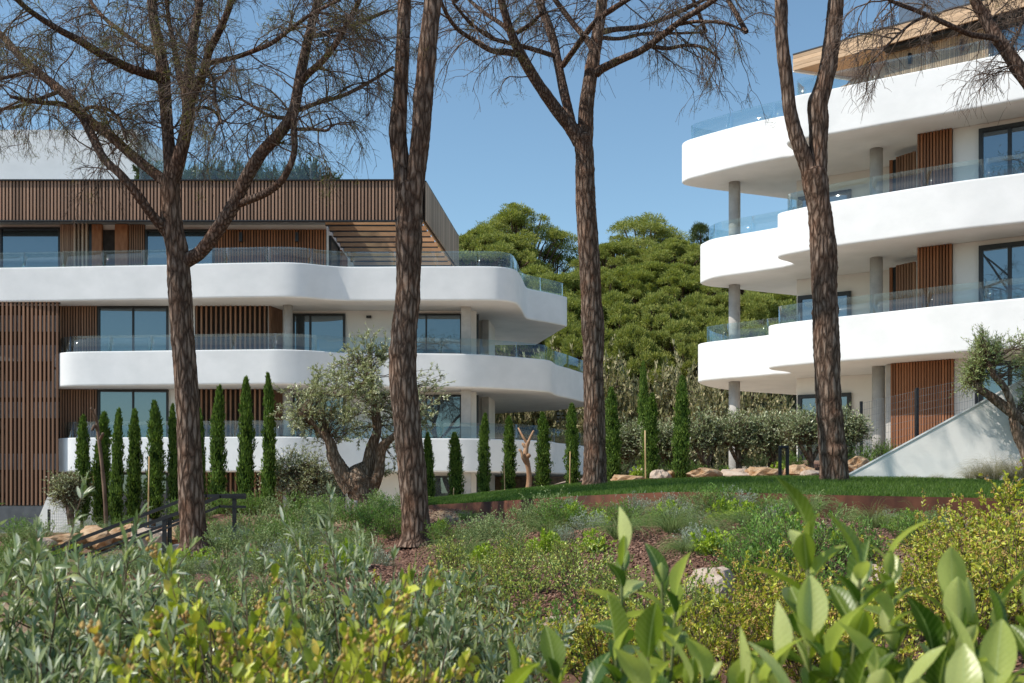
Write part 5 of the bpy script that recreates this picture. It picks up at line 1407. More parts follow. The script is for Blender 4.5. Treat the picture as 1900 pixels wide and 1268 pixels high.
# ------------------------------------------------------------------ shrubs
def shrub_mesh(seed, H, R, nstem, nsub, nleaf, L, W, leafmat, stemmat='stem', K=6, up=.5, spread=.8, fold=0.0, rstem=.006, sublen=.35, lo=.3, buds=0, budsize=.012, droop=0.0, wander=.12):
    rs = np.random.RandomState(seed)
    a = rs.rand(nstem) * 6.283; q = np.sqrt(rs.rand(nstem))
    st = np.stack([np.cos(a) * q * R * .22, np.sin(a) * q * R * .22, np.full(nstem, -.05)], 1)
    d = np.stack([np.cos(a) * q * spread * R / H, np.sin(a) * q * spread * R / H, np.ones(nstem)], 1) + rs.normal(0, .08, (nstem, 3))
    ln = H * (1.05 - .25 * q) * rs.uniform(.72, 1.08, nstem)
    p1 = twig_polys(rs, st, d, ln, K, droop, wander * .6)
    parts = [tubes_batch(p1, np.full(nstem, rstem), np.full(nstem, rstem * .35), 5)]
    src = [p1]
    if nsub:
        i, p, tg = on_polys(rs, p1, nsub, .2, .92)
        p2 = twig_polys(rs, p, tg * .7 + rdirs(rs, nsub) * .8 + np.array([0, 0, .25]), rs.uniform(.6, 1.2, nsub) * sublen * H, K, droop, wander)
        parts.append(tubes_batch(p2, np.full(nsub, rstem * .5), np.full(nsub, rstem * .2), 3))
        src.append(p2)
    tot = sum(len(s) for s in src); P_, T_ = [], []
    for k, s in enumerate(src):
        m = int(nleaf * (len(s) * (1 if k else 1.0)) / tot)
        i, p, tg = on_polys(rs, s, m, lo, 1.0); P_.append(p); T_.append(tg)
    p = np.vstack(P_); tg = np.vstack(T_); m = len(p)
    rd = rdirs(rs, m); rd -= tg * np.sum(rd * tg, 1)[:, None]
    dl = tg * rs.uniform(.2, 1.0, (m, 1)) + rd * rs.uniform(.5, 1.1, (m, 1)) + np.array([0, 0, up * .4])
    nr = rdirs(rs, m) * .75 + SEEK
    v, f = leaves_np(p, dl, nr, rs.uniform(.65, 1.15, m) * L, rs.uniform(.75, 1.15, m) * W, fold)
    fol = npmesh('foliage', v, f, fold > 0); fol.materials.append(M[leafmat])
    V, Q = merge(parts)
    stm = npmesh('stems', V, Q, True); stm.materials.append(M[stemmat])
    bud = None
    if buds:
        i, p, tg = on_polys(rs, src[-1], buds, .75, 1.0)
        k = 7; c = np.repeat(p, k, 0) + rs.normal(0, budsize * .9, (buds * k, 3))
        # small octahedra
        s = rs.uniform(.35, .65, (len(c), 1)) * budsize
        ox = np.array([(1, 0, 0), (-1, 0, 0), (0, 1, 0), (0, -1, 0), (0, 0, 1), (0, 0, -1)], float)
        v = (c[:, None] + ox[None] * s[:, None]).reshape(-1, 3); b = (np.arange(len(c)) * 6)[:, None]
        tr = np.concatenate([b + np.array([t]) for t in ((0, 2, 4), (2, 1, 4), (1, 3, 4), (3, 0, 4), (2, 0, 5), (1, 2, 5), (3, 1, 5), (0, 3, 5))])
        bud = npmesh('flower_buds', v, tr); bud.materials.append(M['bud'])
    return fol, stm, bud

def tuft_mesh(seed, n, H, spread, w, mat, arch=.9):
    rs = np.random.RandomState(seed)
    a = rs.rand(n) * 6.283; q = rs.rand(n) ** .6
    st = np.stack([np.cos(a) * .05 * spread, np.sin(a) * .05 * spread, np.full(n, -.03)], 1)
    d = np.stack([np.cos(a) * q * spread, np.sin(a) * q * spread, np.ones(n)], 1)
    p = twig_polys(rs, st, d, H * rs.uniform(.6, 1.15, n) * (1 + .3 * q), 7, arch, .05)
    v, q_ = tubes_batch(p, np.full(n, w), np.full(n, w * .25), 3)
    me = npmesh('blades', v, q_); me.materials.append(M[mat])
    return me

def place_shrub(name, meshes, x, y, z, s, rz, label, cat, group=None, sz=None):
    root = empty(name, (x, y, z), label, cat, group)
    fol, stm, bud = meshes
    sc_ = (s, s, sz or s)
    o = link('foliage', fol, root, None, None, (0, 0, rz), sc_); o['kind'] = 'stuff'
    link('stems', stm, root, None, None, (0, 0, rz), sc_)
    if bud is not None:
        o = link('flower_buds', bud, root, None, None, (0, 0, rz), sc_); o['kind'] = 'stuff'
    return root

# wild scrub on the lower hill slope: greyish bushes with bare branches
scr = [shrub_mesh(80 + k, 3.0, 2.8, 20, 320, 13000, .17, .08, 'scrub', 'twig', rstem=.03, sublen=.45, wander=.45, lo=.1) for k in range(3)]
sp = [(930, 690, 57, 1.0), (985, 672, 57.5, .9), (1050, 690, 56.5, 1.0), (1130, 650, 57, 1.25), (1180, 690, 56, 1.0), (1225, 648, 57.5, 1.3), (1280, 668, 56.5, 1.1), (1330, 700, 56, .95), (1395, 735, 55.5, .9), (1460, 740, 56, .9), (1160, 745, 54.5, .8), (1215, 760, 54, .75), (1275, 755, 54, .8), (1090, 640, 58.5, 1.2), (1350, 640, 59, 1.2), (1010, 640, 59, 1.0), (880, 700, 57, 1.0), (1430, 650, 59, 1.1)]
swh = ['behind the middle balcony of the left building', 'right of the left building wall', 'left of the third pine trunk', 'first one right of the third pine trunk', 'behind the tall thin cypress', 'large one at the centre of the gap', 'left of the right building tip', 'behind the right building left column', 'under the right building lowest tier', 'behind the olive shrubs of the right building', 'low one behind the broad cypress', 'low one between the cypresses', 'low one behind the rightmost cypress', 'upper one behind the third pine trunk', 'upper one by the right building tip', 'upper one beside the balcony tip', 'behind the lower side wall', 'upper one under the second tier']
for i, ((px, pt, d, s), w_) in enumerate(zip(sp, swh)):
    x = (px - CX) * d / F; g = g1(x, d)
    place_shrub('scrub_bush', scr[i % 3], x, d, g, s, i * 1.7, 'grey-green wild scrub bush with bare branches, ' + w_, 'bush', 'scrub bushes on the slope', sz=max(.4, (P(px, pt, d).z - g) / 3.0))

# ------------------------------------------------------------------ olives
def olive_tree(name, base, d, trunk, lobes, nleaf, leafL, leafW, mat, label, seed, cat='tree', group=None, n=20, barkm='olivebark'):
    rs = np.random.RandomState(seed)
    org = P(*base, d); org.z -= .08; o = np.array(org)
    root = empty(name, org, label, cat, group)
    tp = [limb_path(t, d, 6) for t in trunk]
    for i, q in enumerate(tp):
        link('trunk' if i == 0 else 'branch', limb_mesh([q], o, n if i == 0 else 12, .12 if i == 0 else .08, .035, seed + i), root, M[barkm])
    # twigs from limb ends to lobe volume
    ends = np.vstack([q[0][len(q[0]) * 2 // 3:] for q in tp])
    st, dr, ln, ps, tg = [], [], [], [], []
    C = [(P(px, py, d + dd), r * d / F, hz * d / F) for px, py, dd, r, hz in lobes]
    tot = sum(r * h for _, r, h in C)
    for c, r, h in C:
        k = max(10, int(260 * r * h / tot)); cn = np.array(c)
        near = ends[np.argsort(np.linalg.norm(ends - cn, axis=1))[:12]]
        s0 = near[rs.randint(0, len(near), k)]
        tgt = cn + rdirs(rs, k) * np.array([r, r, h]) * rs.uniform(.5, 1.0, (k, 1))
        pl = np.stack([s0 * (1 - t) + tgt * t + np.array([0, 0, .15 * r]) * math.sin(3.14 * t) + rs.normal(0, .03, s0.shape) for t in np.linspace(0, 1, 6)], 1)
        st.append(pl)
    pl = np.vstack(st)
    tv, tq = tubes_batch(pl, np.full(len(pl), .012), np.full(len(pl), .003), 3)
    m2 = len(pl) * 5
    i, p, tn = on_polys(rs, pl, m2, .45, 1.0)
    sh = twig_polys(rs, p, tn * .6 + rdirs(rs, m2) * .7 + np.array([0, 0, .35]), rs.uniform(.1, .34, m2), 5, .12, .12)
    sv, sq = tubes_batch(sh, np.full(m2, .004), np.full(m2, .0015), 3)
    V, Q = merge([(tv, tq), (sv, sq)])
    link('twigs', npmesh('twigs', V - o, Q), root, M['stem'])
    i, p, tn = on_polys(rs, sh, nleaf, 0, 1.0)
    rd = rdirs(rs, nleaf); rd -= tn * np.sum(rd * tn, 1)[:, None]
    v, f = leaves_np(p, tn * .8 + rd * .8 + np.array([0, 0, .2]), rdirs(rs, nleaf) * .8 + SEEK, rs.uniform(.7, 1.15, nleaf) * leafL, leafW)
    ob = link('foliage', npmesh('foliage', v - o, f), root, M[mat]); ob['kind'] = 'stuff'
    return root

olive_tree('olive_tree', (672, 948), 23.6,
    [[(678, 954, 0, 31), (676, 938, 0, 24), (672, 915, 0, 25), (666, 895, 0, 27), (664, 880, 0, 21), (668, 868, 0, 12)],
     [(655, 905, 0, 22), (640, 885, -.05, 17), (628, 865, -.1, 14), (618, 845, -.15, 12), (614, 825, -.2, 9), (600, 800, -.3, 6)],
     [(676, 890, .05, 16), (684, 860, .1, 12), (690, 830, .15, 11), (700, 800, .1, 8), (698, 770, .1, 8), (696, 740, .1, 6)],
     [(690, 905, 0, 14), (702, 880, -.1, 10), (706, 850, -.15, 9), (710, 830, -.2, 9), (728, 812, -.3, 6), (750, 795, -.4, 4)],
     [(698, 790, .1, 7), (694, 750, 0, 6), (690, 710, 0, 4), (686, 660, 0, 2.5)],
     [(608, 818, -.2, 6), (585, 790, -.3, 4), (560, 765, -.4, 3)]],
    [(575, 760, -0.3, 56, 51), (560, 730, 0.2, 39, 35), (620, 740, -0.5, 65, 58), (665, 745, -0.6, 58, 65), (690, 700, 0, 49, 42), (640, 715, 0.5, 56, 42), (705, 770, 0.4, 49, 46), (635, 790, 0.1, 63, 46), (590, 800, 0.2, 39, 28), (685, 640, 0, 19, 42), (715, 655, 0.1, 12, 35), (655, 650, 0.2, 16, 23), (800, 735, -0.2, 39, 39), (790, 775, 0.1, 35, 32), (815, 705, 0, 21, 19), (750, 790, 0.5, 30, 35), (720, 850, 0.6, 21, 42), (545, 770, 0.1, 30, 30), (610, 690, 0.2, 30, 22), (660, 800, -0.4, 40, 30)],
    27000, .08, .021, 'olive', 'old gnarled olive tree with thick forked trunk between the first two pines', 91)
# pale olive bush left of it, small olive at far left, olives at the right
olive_tree('olive_bush', (545, 948), 25.4, [[(545, 952, 0, 9), (545, 915, 0, 7), (540, 890, 0, 5)], [(548, 930, 0, 6), (575, 900, -.2, 5), (590, 880, -.3, 4)], [(542, 930, 0, 6), (520, 900, .2, 5), (505, 880, .3, 4)]],
    [(545, 870, 0, 48, 38), (590, 880, -.3, 42, 40), (505, 890, .3, 32, 36), (560, 910, -.2, 50, 30), (610, 905, .2, 30, 36)], 10000, .075, .022, 'olive', 'pale grey olive bush at the left foot of the old olive tree', 92, 'bush')
olive_tree('olive_bush', (132, 968), 24.6, [[(134, 974, 0, 7), (128, 945, 0, 6), (122, 920, 0, 4)], [(130, 955, 0, 5), (140, 930, .1, 4), (142, 905, .2, 3)]],
    [(118, 905, 0, 26, 26), (138, 900, .2, 22, 22), (112, 925, -.1, 22, 24), (140, 930, .2, 20, 24)], 5000, .07, .02, 'olive', 'small olive bush at the corner of the tall slat screen', 93, 'bush')
RO = [(1310, 872, 24.6, 1303, 795, 34, 'olive shrub directly right of the rightmost cypress'), (1372, 868, 24.8, 1365, 790, 40, 'olive shrub under the right building left column'),
      (1432, 866, 25.0, 1428, 795, 36, 'olive shrub behind the black bollard'), (1505, 866, 24.4, 1500, 785, 42, 'olive shrub left of the fourth pine trunk'), (1568, 862, 24.8, 1572, 785, 30, 'olive shrub right of the fourth pine trunk'),
      (1240, 868, 25.5, 1232, 810, 34, 'olive shrub behind the rightmost cypress'), (1160, 872, 26.0, 1165, 815, 36, 'olive shrub between the third pine and the tall cane')]
for i, (bx, by, d, tx, ty, r, lab) in enumerate(RO):
    olive_tree('olive_bush', (bx, by), d, [[(bx, by + 6, 0, 6), (bx - 3, by - 25, 0, 5), (tx, ty + 15, 0, 3)], [(bx, by - 8, 0, 4), (bx + 14, by - 35, .2, 3.5), (bx + r * .7, ty + 15, .3, 2.5)], [(bx, by - 5, 0, 4), (bx - 14, by - 30, -.2, 3.5), (bx - r * .7, ty + 20, -.3, 2.5)]],
        [(tx, ty, 0, r, 28), (tx - r * .6, ty + 14, -.3, r * .7, 28), (tx + r * .7, ty + 12, .3, r * .7, 28), (tx, ty + 28, -.2, r * .9, 22)], 7000, .075, .024, 'oliveg', 'grey-green ' + lab, 100 + i, 'bush', 'olive shrubs before the right building')
olive_tree('olive_tree', (1915, 895), 19.6,
    [[(1916, 900, 0, 11), (1905, 850, 0, 9), (1893, 815, 0, 9), (1884, 790, 0, 9), (1880, 775, 0, 8)],
     [(1945, 800, .2, 9), (1910, 785, .1, 10), (1885, 772, 0, 10), (1860, 752, 0, 9), (1838, 735, 0, 8), (1818, 722, 0, 7), (1808, 705, 0, 5), (1815, 690, 0, 4)],
     [(1881, 780, 0, 7), (1878, 755, -.1, 6.5), (1868, 728, -.15, 6), (1858, 712, -.2, 6), (1842, 695, -.2, 5), (1835, 670, -.2, 4)],
     [(1893, 812, 0, 6), (1920, 770, .2, 5), (1930, 720, .3, 4), (1925, 660, .3, 4)]],
    [(1815, 690, 0, 32, 30), (1800, 712, .1, 24, 22), (1832, 655, -.1, 30, 32), (1820, 622, -.1, 14, 22), (1845, 640, .2, 22, 18), (1910, 630, .2, 30, 20), (1905, 690, .3, 20, 36), (1920, 735, .2, 24, 24)],
    11000, .06, .014, 'olivey', 'pruned young olive tree leaning in front of the sloping white wall', 97)
# roof terrace bushes
rbush = [shrub_mesh(110 + k, 1.0, .75, 34, 140, 3200, .12, .045, 'bush', rstem=.008, sublen=.4, lo=.2) for k in range(2)]
for i, (px, w_) in enumerate([(285, 'beside the white roof block'), (350, 'right of the leftmost pine stem'), (385, 'second right of the leftmost pine stem'), (425, 'left of the right-hand limb'), (470, 'behind the right-hand limb'), (520, 'right of the right-hand limb'), (562, 'last but one toward the glass corner'), (600, 'at the glass corner')]):
    x = lx(px, 43.8)
    place_shrub('planter_bush', rbush[i % 2], x, 43.8, E + 11.62, 1.15 - .25 * (i % 3 == 2), i * 1.3, 'dark green bush on the roof terrace ' + w_, 'bush', 'roof terrace bushes', sz=1.95 - .25 * (i % 2))

# ------------------------------------------------------------------ planting bed
def ordinal(n): return ['first', 'second', 'third', 'fourth', 'fifth', 'sixth', 'seventh', 'eighth', 'ninth', 'tenth', 'eleventh', 'twelfth', 'thirteenth', 'fourteenth', 'fifteenth', 'sixteenth', 'seventeenth', 'eighteenth', 'nineteenth', 'twentieth'][n]
K_ = {
    'herb': [shrub_mesh(200 + k, .5, .42, 34, 150, 2600, .026, .013, 'grey', 'gstem', rstem=.0035, sublen=.3, lo=.15) for k in range(2)],
    'silver': [shrub_mesh(210 + k, .32, .36, 60, 160, 2400, .03, .006, 'silver', 'gstem', rstem=.0025, sublen=.35, lo=.1) for k in range(2)],
    'dome': [shrub_mesh(220 + k, .3, .34, 90, 160, 3600, .022, .005, 'green', 'gstem', rstem=.002, sublen=.3, lo=.3, spread=1.2) for k in range(1)],
    'lime': [shrub_mesh(230 + k, .26, .26, 26, 90, 1100, .04, .02, 'lime', 'gstem', rstem=.003, sublen=.3, lo=.2) for k in range(2)],
    'green': [shrub_mesh(240 + k, .55, .48, 44, 200, 4200, .034, .011, 'green', 'stem', rstem=.004, sublen=.35, lo=.15) for k in range(2)],
    'myrtle': [shrub_mesh(250 + k, .55, .42, 22, 130, 1900, .028, .014, 'myrtle', 'stem', rstem=.005, sublen=.35, lo=.2, fold=.2, buds=26, budsize=.008) for k in range(3)],
    'budded': [shrub_mesh(260 + k, .8, .55, 30, 170, 3000, .036, .017, 'yellow', 'stem', rstem=.006, sublen=.32, lo=.2, fold=.2, buds=170, budsize=.012) for k in range(2)],
}
T_ = {
    'tuft': [tuft_mesh(300 + k, 260, .42, .75, .0022, 'blade', .75) for k in range(2)],
    'arch': [tuft_mesh(310 + k, 520, .55, .9, .0014, 'blade', 1.3) for k in range(2)],
    'straw': [tuft_mesh(320 + k, 260, .5, .6, .0016, 'straw', .7) for k in range(2)],
}
DESC = {'herb': ('grey_green_herb', 'loose grey-green herb mound', 'herb'), 'silver': ('silver_shrub', 'low silvery cushion plant', 'shrub'), 'dome': ('clipped_dome', 'small dense green dome plant', 'shrub'),
        'lime': ('lime_shrub', 'small lime-green shrub', 'shrub'), 'green': ('green_shrub', 'bushy mid-green fine-leaved shrub', 'shrub'), 'myrtle': ('myrtle_shrub', 'small-leaved yellowish myrtle shrub', 'shrub'),
        'budded': ('budded_shrub', 'orange-budded yellow-green shrub', 'shrub'), 'tuft': ('grass_tuft', 'stiff green grass tuft', 'grass'), 'arch': ('feather_grass', 'fine arching green grass clump', 'grass'), 'straw': ('straw_grass', 'feathery straw-coloured grass clump', 'grass')}
ZONES = {'bed': 'in the mulch bed before the lawn', 'edge': 'against the rusty edging', 'mid': 'around the first two pine trunks', 'near': 'in front of the bed', 'steps': 'by the handrails', 'back': 'under the cypresses and olives', 'ramp': 'at the foot of the sloping white wall', 'far': 'in the rocky bed behind the lawn'}
PL = [  # kind, zone, px, d, scale
    ('herb', 'bed', 880, 13.2, 0.89), ('herb', 'bed', 935, 13.8, 0.98), ('herb', 'bed', 985, 13.4, 0.85), ('herb', 'bed', 905, 14.6, 0.85), ('herb', 'bed', 1000, 14.3, 0.94), ('herb', 'bed', 950, 12.6, 0.77), ('herb', 'bed', 1560, 12.8, 0.68),
    ('herb', 'edge', 1030, 14.4, 1.00), ('herb', 'edge', 1500, 13.2, 0.70), ('herb', 'edge', 1735, 13.4, 0.90), ('herb', 'edge', 1290, 13.2, 0.70),
    ('silver', 'bed', 1095, 12.4, 0.90), ('silver', 'bed', 1050, 11.6, 0.70), ('silver', 'bed', 1270, 12.4, 1.00), ('silver', 'bed', 1440, 12.2, 0.80), ('silver', 'bed', 1530, 11.2, 0.80), ('silver', 'bed', 1290, 10.6, 0.90),
    ('silver', 'edge', 1180, 13.6, 1.10), ('silver', 'edge', 1240, 13.4, 1.00), ('silver', 'edge', 1365, 13.3, 1.10), ('silver', 'edge', 1650, 13.3, 1.00), ('silver', 'edge', 1760, 13.5, 1.20), ('silver', 'edge', 1060, 14.2, 1.00),
    ('dome', 'edge', 868, 17.2, 0.75), ('dome', 'edge', 1395, 13.4, 0.95), ('dome', 'edge', 1458, 13.4, 1.10), ('dome', 'edge', 1820, 13.6, 1.00), ('dome', 'edge', 1120, 13.9, 0.80),
    ('lime', 'bed', 1070, 13.6, 1.20), ('lime', 'bed', 1110, 13.3, 1.00), ('lime', 'bed', 1352, 12.4, 1.20), ('lime', 'bed', 1385, 12.7, 1.00), ('lime', 'bed', 1688, 12.3, 1.10), ('lime', 'bed', 1640, 12.6, 0.90), ('lime', 'bed', 1320, 10.0, 1.10), ('lime', 'bed', 1100, 11.0, 1.00),
    ('lime', 'mid', 352, 14.6, 1.20), ('lime', 'mid', 385, 14.8, 1.10), ('lime', 'mid', 622, 12.2, 1.20), ('lime', 'mid', 470, 13.4, 0.90), ('lime', 'mid', 815, 16.4, 0.80),
    ('green', 'bed', 1425, 8.6, 1.15), ('green', 'bed', 1465, 9.4, 1.20), ('green', 'bed', 1385, 9.2, 0.80), ('green', 'bed', 1700, 10.4, 0.80), ('green', 'bed', 1590, 9.4, 0.80),
    ('green', 'mid', 700, 17.0, 1.10), ('green', 'mid', 660, 18.0, 0.90), ('green', 'mid', 735, 16.2, 0.90), ('green', 'mid', 540, 17.5, 0.90), ('green', 'mid', 600, 19.5, 1.00), ('green', 'mid', 500, 15.5, 0.80),
    ('herb', 'mid', 480, 17.6, 1.30), ('herb', 'mid', 520, 19.0, 1.30), ('herb', 'mid', 450, 19.5, 1.10), ('herb', 'mid', 590, 16.6, 1.00), ('herb', 'mid', 640, 15.4, 1.00), ('herb', 'mid', 560, 14.4, 1.10), ('herb', 'mid', 470, 14.8, 1.00), ('herb', 'mid', 680, 14.2, 0.80), ('herb', 'mid', 420, 13.6, 1.00), ('herb', 'mid', 590, 18.2, 1.10), ('herb', 'mid', 640, 20.0, 1.10), ('herb', 'mid', 700, 18.6, 1.20),
    ('silver', 'mid', 520, 13.4, 1.20), ('silver', 'mid', 600, 13.0, 1.10), ('silver', 'mid', 650, 12.6, 1.00), ('silver', 'mid', 445, 16.2, 1.10), ('silver', 'mid', 700, 12.8, 1.00), ('silver', 'mid', 570, 15.8, 1.20),
    ('lime', 'bed', 905, 12.0, 1.10), ('lime', 'bed', 1240, 13.0, 1.20), ('lime', 'bed', 1470, 11.4, 1.20), ('lime', 'bed', 1560, 11.0, 1.10), ('lime', 'bed', 1010, 11.2, 1.10), ('green', 'bed', 1160, 13.2, .70), ('green', 'bed', 1330, 13.2, .70), ('green', 'bed', 820, 15.0, .70), ('green', 'bed', 1040, 13.2, .80), ('dome', 'bed', 1210, 12.4, 1.00), ('dome', 'bed', 1420, 11.2, 1.10), ('dome', 'bed', 960, 11.6, .90), ('tuft', 'bed', 1150, 11.4, 1.00), ('tuft', 'bed', 1490, 12.6, 1.10), ('tuft', 'bed', 1710, 11.6, 1.00), ('tuft', 'mid', 640, 13.6, 1.00), ('tuft', 'mid', 520, 12.6, 1.10), ('dome', 'mid', 560, 12.8, 1.10), ('dome', 'mid', 660, 16.4, 1.10), ('lime', 'mid', 540, 15.0, 1.20), ('lime', 'mid', 650, 11.4, 1.20),
    ('tuft', 'bed', 855, 12.6, 1.10), ('tuft', 'bed', 880, 12.2, 0.90), ('tuft', 'bed', 1250, 12.4, 1.20), ('tuft', 'bed', 1245, 11.6, 0.90), ('tuft', 'bed', 1020, 12.8, 0.90), ('tuft', 'bed', 1620, 11.8, 0.90),
    ('arch', 'bed', 1325, 11.0, 0.88), ('arch', 'bed', 1300, 11.6, 0.80), ('arch', 'bed', 1385, 11.8, 0.84), ('arch', 'bed', 1355, 12.6, 0.72), ('arch', 'bed', 1275, 10.2, 0.72), ('arch', 'bed', 870, 15.2, 0.64),
    ('arch', 'mid', 340, 13.0, 1.20), ('arch', 'mid', 410, 16.6, 1.10), ('arch', 'mid', 300, 13.6, 1.00), ('arch', 'mid', 580, 17.2, 1.00), ('arch', 'mid', 545, 16.0, 1.00), ('arch', 'mid', 505, 16.8, 0.90),
    ('green', 'steps', 15, 18.5, .90), ('green', 'steps', 40, 22.0, 1.10), ('green', 'steps', 85, 18.0, .80), ('herb', 'steps', 30, 16.5, 1.00), ('herb', 'steps', 75, 21.5, 1.10), ('herb', 'steps', 55, 19.5, 1.00), ('herb', 'steps', 5, 20.5, 1.10), ('tuft', 'steps', 65, 17.2, 1.20), ('tuft', 'steps', 20, 21.5, 1.40), ('herb', 'steps', 375, 18.6, .80), ('herb', 'steps', 420, 18.9, .90), ('green', 'steps', 400, 19.6, .80), ('herb', 'steps', 345, 19.4, .80),
    ('tuft', 'steps', 130, 20.6, 1.30), ('tuft', 'steps', 165, 21.2, 1.50), ('tuft', 'steps', 205, 21.6, 1.30), ('tuft', 'steps', 240, 16.2, 1.10), ('lime', 'steps', 128, 19.0, 1.20), ('lime', 'steps', 180, 18.0, 1.00), ('lime', 'steps', 105, 20.0, 1.30), ('herb', 'steps', 260, 15.8, 0.50), ('herb', 'steps', 200, 15.4, 0.50), ('herb', 'steps', 150, 15.6, 0.55), ('herb', 'steps', 295, 16.0, 0.44), ('silver', 'steps', 230, 14.6, 0.66), ('silver', 'steps', 170, 14.4, 0.66), ('silver', 'steps', 275, 14.4, 0.61), ('green', 'steps', 60, 20.5, 0.55), ('green', 'steps', 110, 14.0, 0.55),
    ('green', 'back', 240, 23.6, 0.90), ('green', 'back', 330, 23.8, 0.90), ('green', 'back', 420, 23.5, 1.00), ('green', 'back', 560, 22.6, 1.10), ('green', 'back', 610, 22.0, 1.00), ('green', 'back', 470, 23.0, 1.00), ('herb', 'back', 375, 23.2, 1.00), ('herb', 'back', 520, 22.4, 1.20), ('herb', 'back', 735, 21.4, 1.00), ('green', 'back', 700, 22.4, 0.90), ('green', 'back', 760, 22.8, 1.00), ('herb', 'back', 590, 21.0, 1.10),
    ('straw', 'ramp', 1820, 19.95, 1.00), ('straw', 'ramp', 1845, 19.85, 1.20), ('straw', 'ramp', 1880, 19.75, 1.20), ('straw', 'ramp', 1905, 19.6, 1.10), ('straw', 'ramp', 1800, 20.0, 0.70), ('straw', 'ramp', 1690, 20.35, 0.35), ('straw', 'ramp', 1740, 20.2, 0.40),
    ('green', 'far', 1290, 24.2, 0.80), ('green', 'far', 1340, 24.0, 0.70), ('green', 'far', 1470, 24.2, 0.90), ('green', 'far', 1600, 24.4, 1.00), ('green', 'far', 1640, 24.6, 1.00), ('lime', 'far', 1345, 23.6, 1.30), ('lime', 'far', 1185, 23.8, 1.30), ('lime', 'far', 1620, 23.8, 1.30), ('herb', 'far', 1220, 25.0, 1.10), ('herb', 'far', 1145, 24.6, 1.10), ('herb', 'far', 1400, 24.6, 1.10), ('lime', 'far', 1440, 24.0, 1.10), ('green', 'far', 1250, 25.2, 1.00),
    ('myrtle', 'near', 830, 9.4, 0.68), ('myrtle', 'near', 890, 9.8, 0.68), ('myrtle', 'near', 955, 9.4, 0.65), ('myrtle', 'near', 1010, 10.0, 0.62), ('myrtle', 'near', 850, 8.2, 0.62), ('myrtle', 'near', 920, 8.4, 0.62), ('myrtle', 'near', 985, 8.2, 0.65), ('myrtle', 'near', 1050, 8.8, 0.62), ('myrtle', 'near', 800, 7.2, 0.80), ('myrtle', 'near', 880, 7.0, 0.80), ('myrtle', 'near', 960, 6.8, 0.76), ('myrtle', 'near', 1085, 7.6, 0.88), ('myrtle', 'near', 1140, 7.0, 0.80), ('myrtle', 'near', 1210, 6.6, 0.80), ('myrtle', 'near', 1280, 6.2, 0.88), ('myrtle', 'near', 1350, 6.8, 0.80), ('myrtle', 'near', 1060, 9.6, 0.50), ('myrtle', 'near', 900, 5.8, 0.72),
    ('budded', 'near', 1790, 8.2, 1.00), ('budded', 'near', 1850, 7.6, 1.10), ('budded', 'near', 1900, 8.4, 1.20), ('budded', 'near', 1740, 8.8, 0.75), ('budded', 'near', 1880, 6.6, 1.00), ('budded', 'near', 1660, 6.8, 0.75), ('budded', 'near', 1800, 6.4, 0.85), ('budded', 'near', 1440, 6.2, 0.85), ('budded', 'near', 1360, 5.4, 0.80), ('budded', 'near', 1520, 5.6, 0.80), ('budded', 'near', 1240, 5.2, 0.70), ('budded', 'near', 1130, 5.4, 0.65), ('budded', 'near', 980, 5.2, 0.60), ('budded', 'near', 760, 5.6, 0.75), ('budded', 'near', 1620, 5.2, 0.80),
    ('green', 'near', 1560, 7.2, 1.00), ('green', 'near', 1300, 7.0, 0.60), ('green', 'near', 1720, 7.4, 0.70), ('green', 'near', 1060, 6.0, 0.80), ('green', 'near', 830, 6.2, 0.80),
    ('herb', 'near', 250, 11.5, 0.81), ('herb', 'near', 330, 11.0, 0.74), ('herb', 'near', 410, 11.2, 0.74), ('herb', 'near', 490, 11.6, 0.74), ('herb', 'near', 560, 11.0, 0.74), ('herb', 'near', 180, 11.5, 0.81), ('herb', 'near', 640, 10.4, 0.62), ('herb', 'near', 100, 11.8, 0.81), ('herb', 'near', 370, 9.0, 0.74), ('herb', 'near', 470, 9.2, 0.74), ('herb', 'near', 280, 9.2, 0.74), ('herb', 'near', 580, 8.6, 0.68), ('herb', 'near', 30, 12.0, 0.87),
    ('silver', 'near', 300, 12.2, 0.87), ('silver', 'near', 450, 12.4, 0.87), ('silver', 'near', 520, 10.2, 0.81), ('silver', 'near', 380, 12.6, 0.81), ('silver', 'near', 660, 8.8, 0.68), ('silver', 'near', 215, 12.6, 0.87),
    ('green', 'near', 420, 10.2, 0.56), ('green', 'near', 540, 12.2, 0.56), ('green', 'near', 340, 10.0, 0.56),
    ('myrtle', 'mid', 560, 9.6, 0.77), ('myrtle', 'mid', 480, 8.0, 0.77), ('myrtle', 'mid', 620, 7.6, 0.77), ('myrtle', 'mid', 690, 7.0, 0.70), ('myrtle', 'mid', 390, 7.8, 0.77), ('myrtle', 'mid', 300, 7.6, 0.77), ('myrtle', 'mid', 200, 8.4, 0.84), ('myrtle', 'mid', 100, 8.6, 0.84),
]
order = {}
for it in sorted(PL, key=lambda q: q[2]): order.setdefault((it[0], it[1]), []).append(it)
for i, it in enumerate(PL):
    kind, zone, px, d, s = it
    x = (px - CX) * d / F
    z = g1(x, d)
    if zone == 'ramp': z = P(px, 893, d).z
    name, look, cat = DESC[kind]
    lst = order[(kind, zone)]; k = lst.index(it)
    lab = '%s %s, %s from the left' % (look, ZONES[zone], ordinal(k)) if len(lst) > 1 else '%s %s' % (look, ZONES[zone])
    rz = (i * 2.399) % 6.283
    if kind in T_:
        root = empty(name, (x, d, z), lab, cat, DESC[kind][1] + 's')
        o = link('blades', T_[kind][i % len(T_[kind])], root, None, None, (0, 0, rz), (s, s, s)); o['kind'] = 'stuff'
    else:
        place_shrub(name, K_[kind][i % len(K_[kind])], x, d, z, s, rz, lab, cat, look + 's')

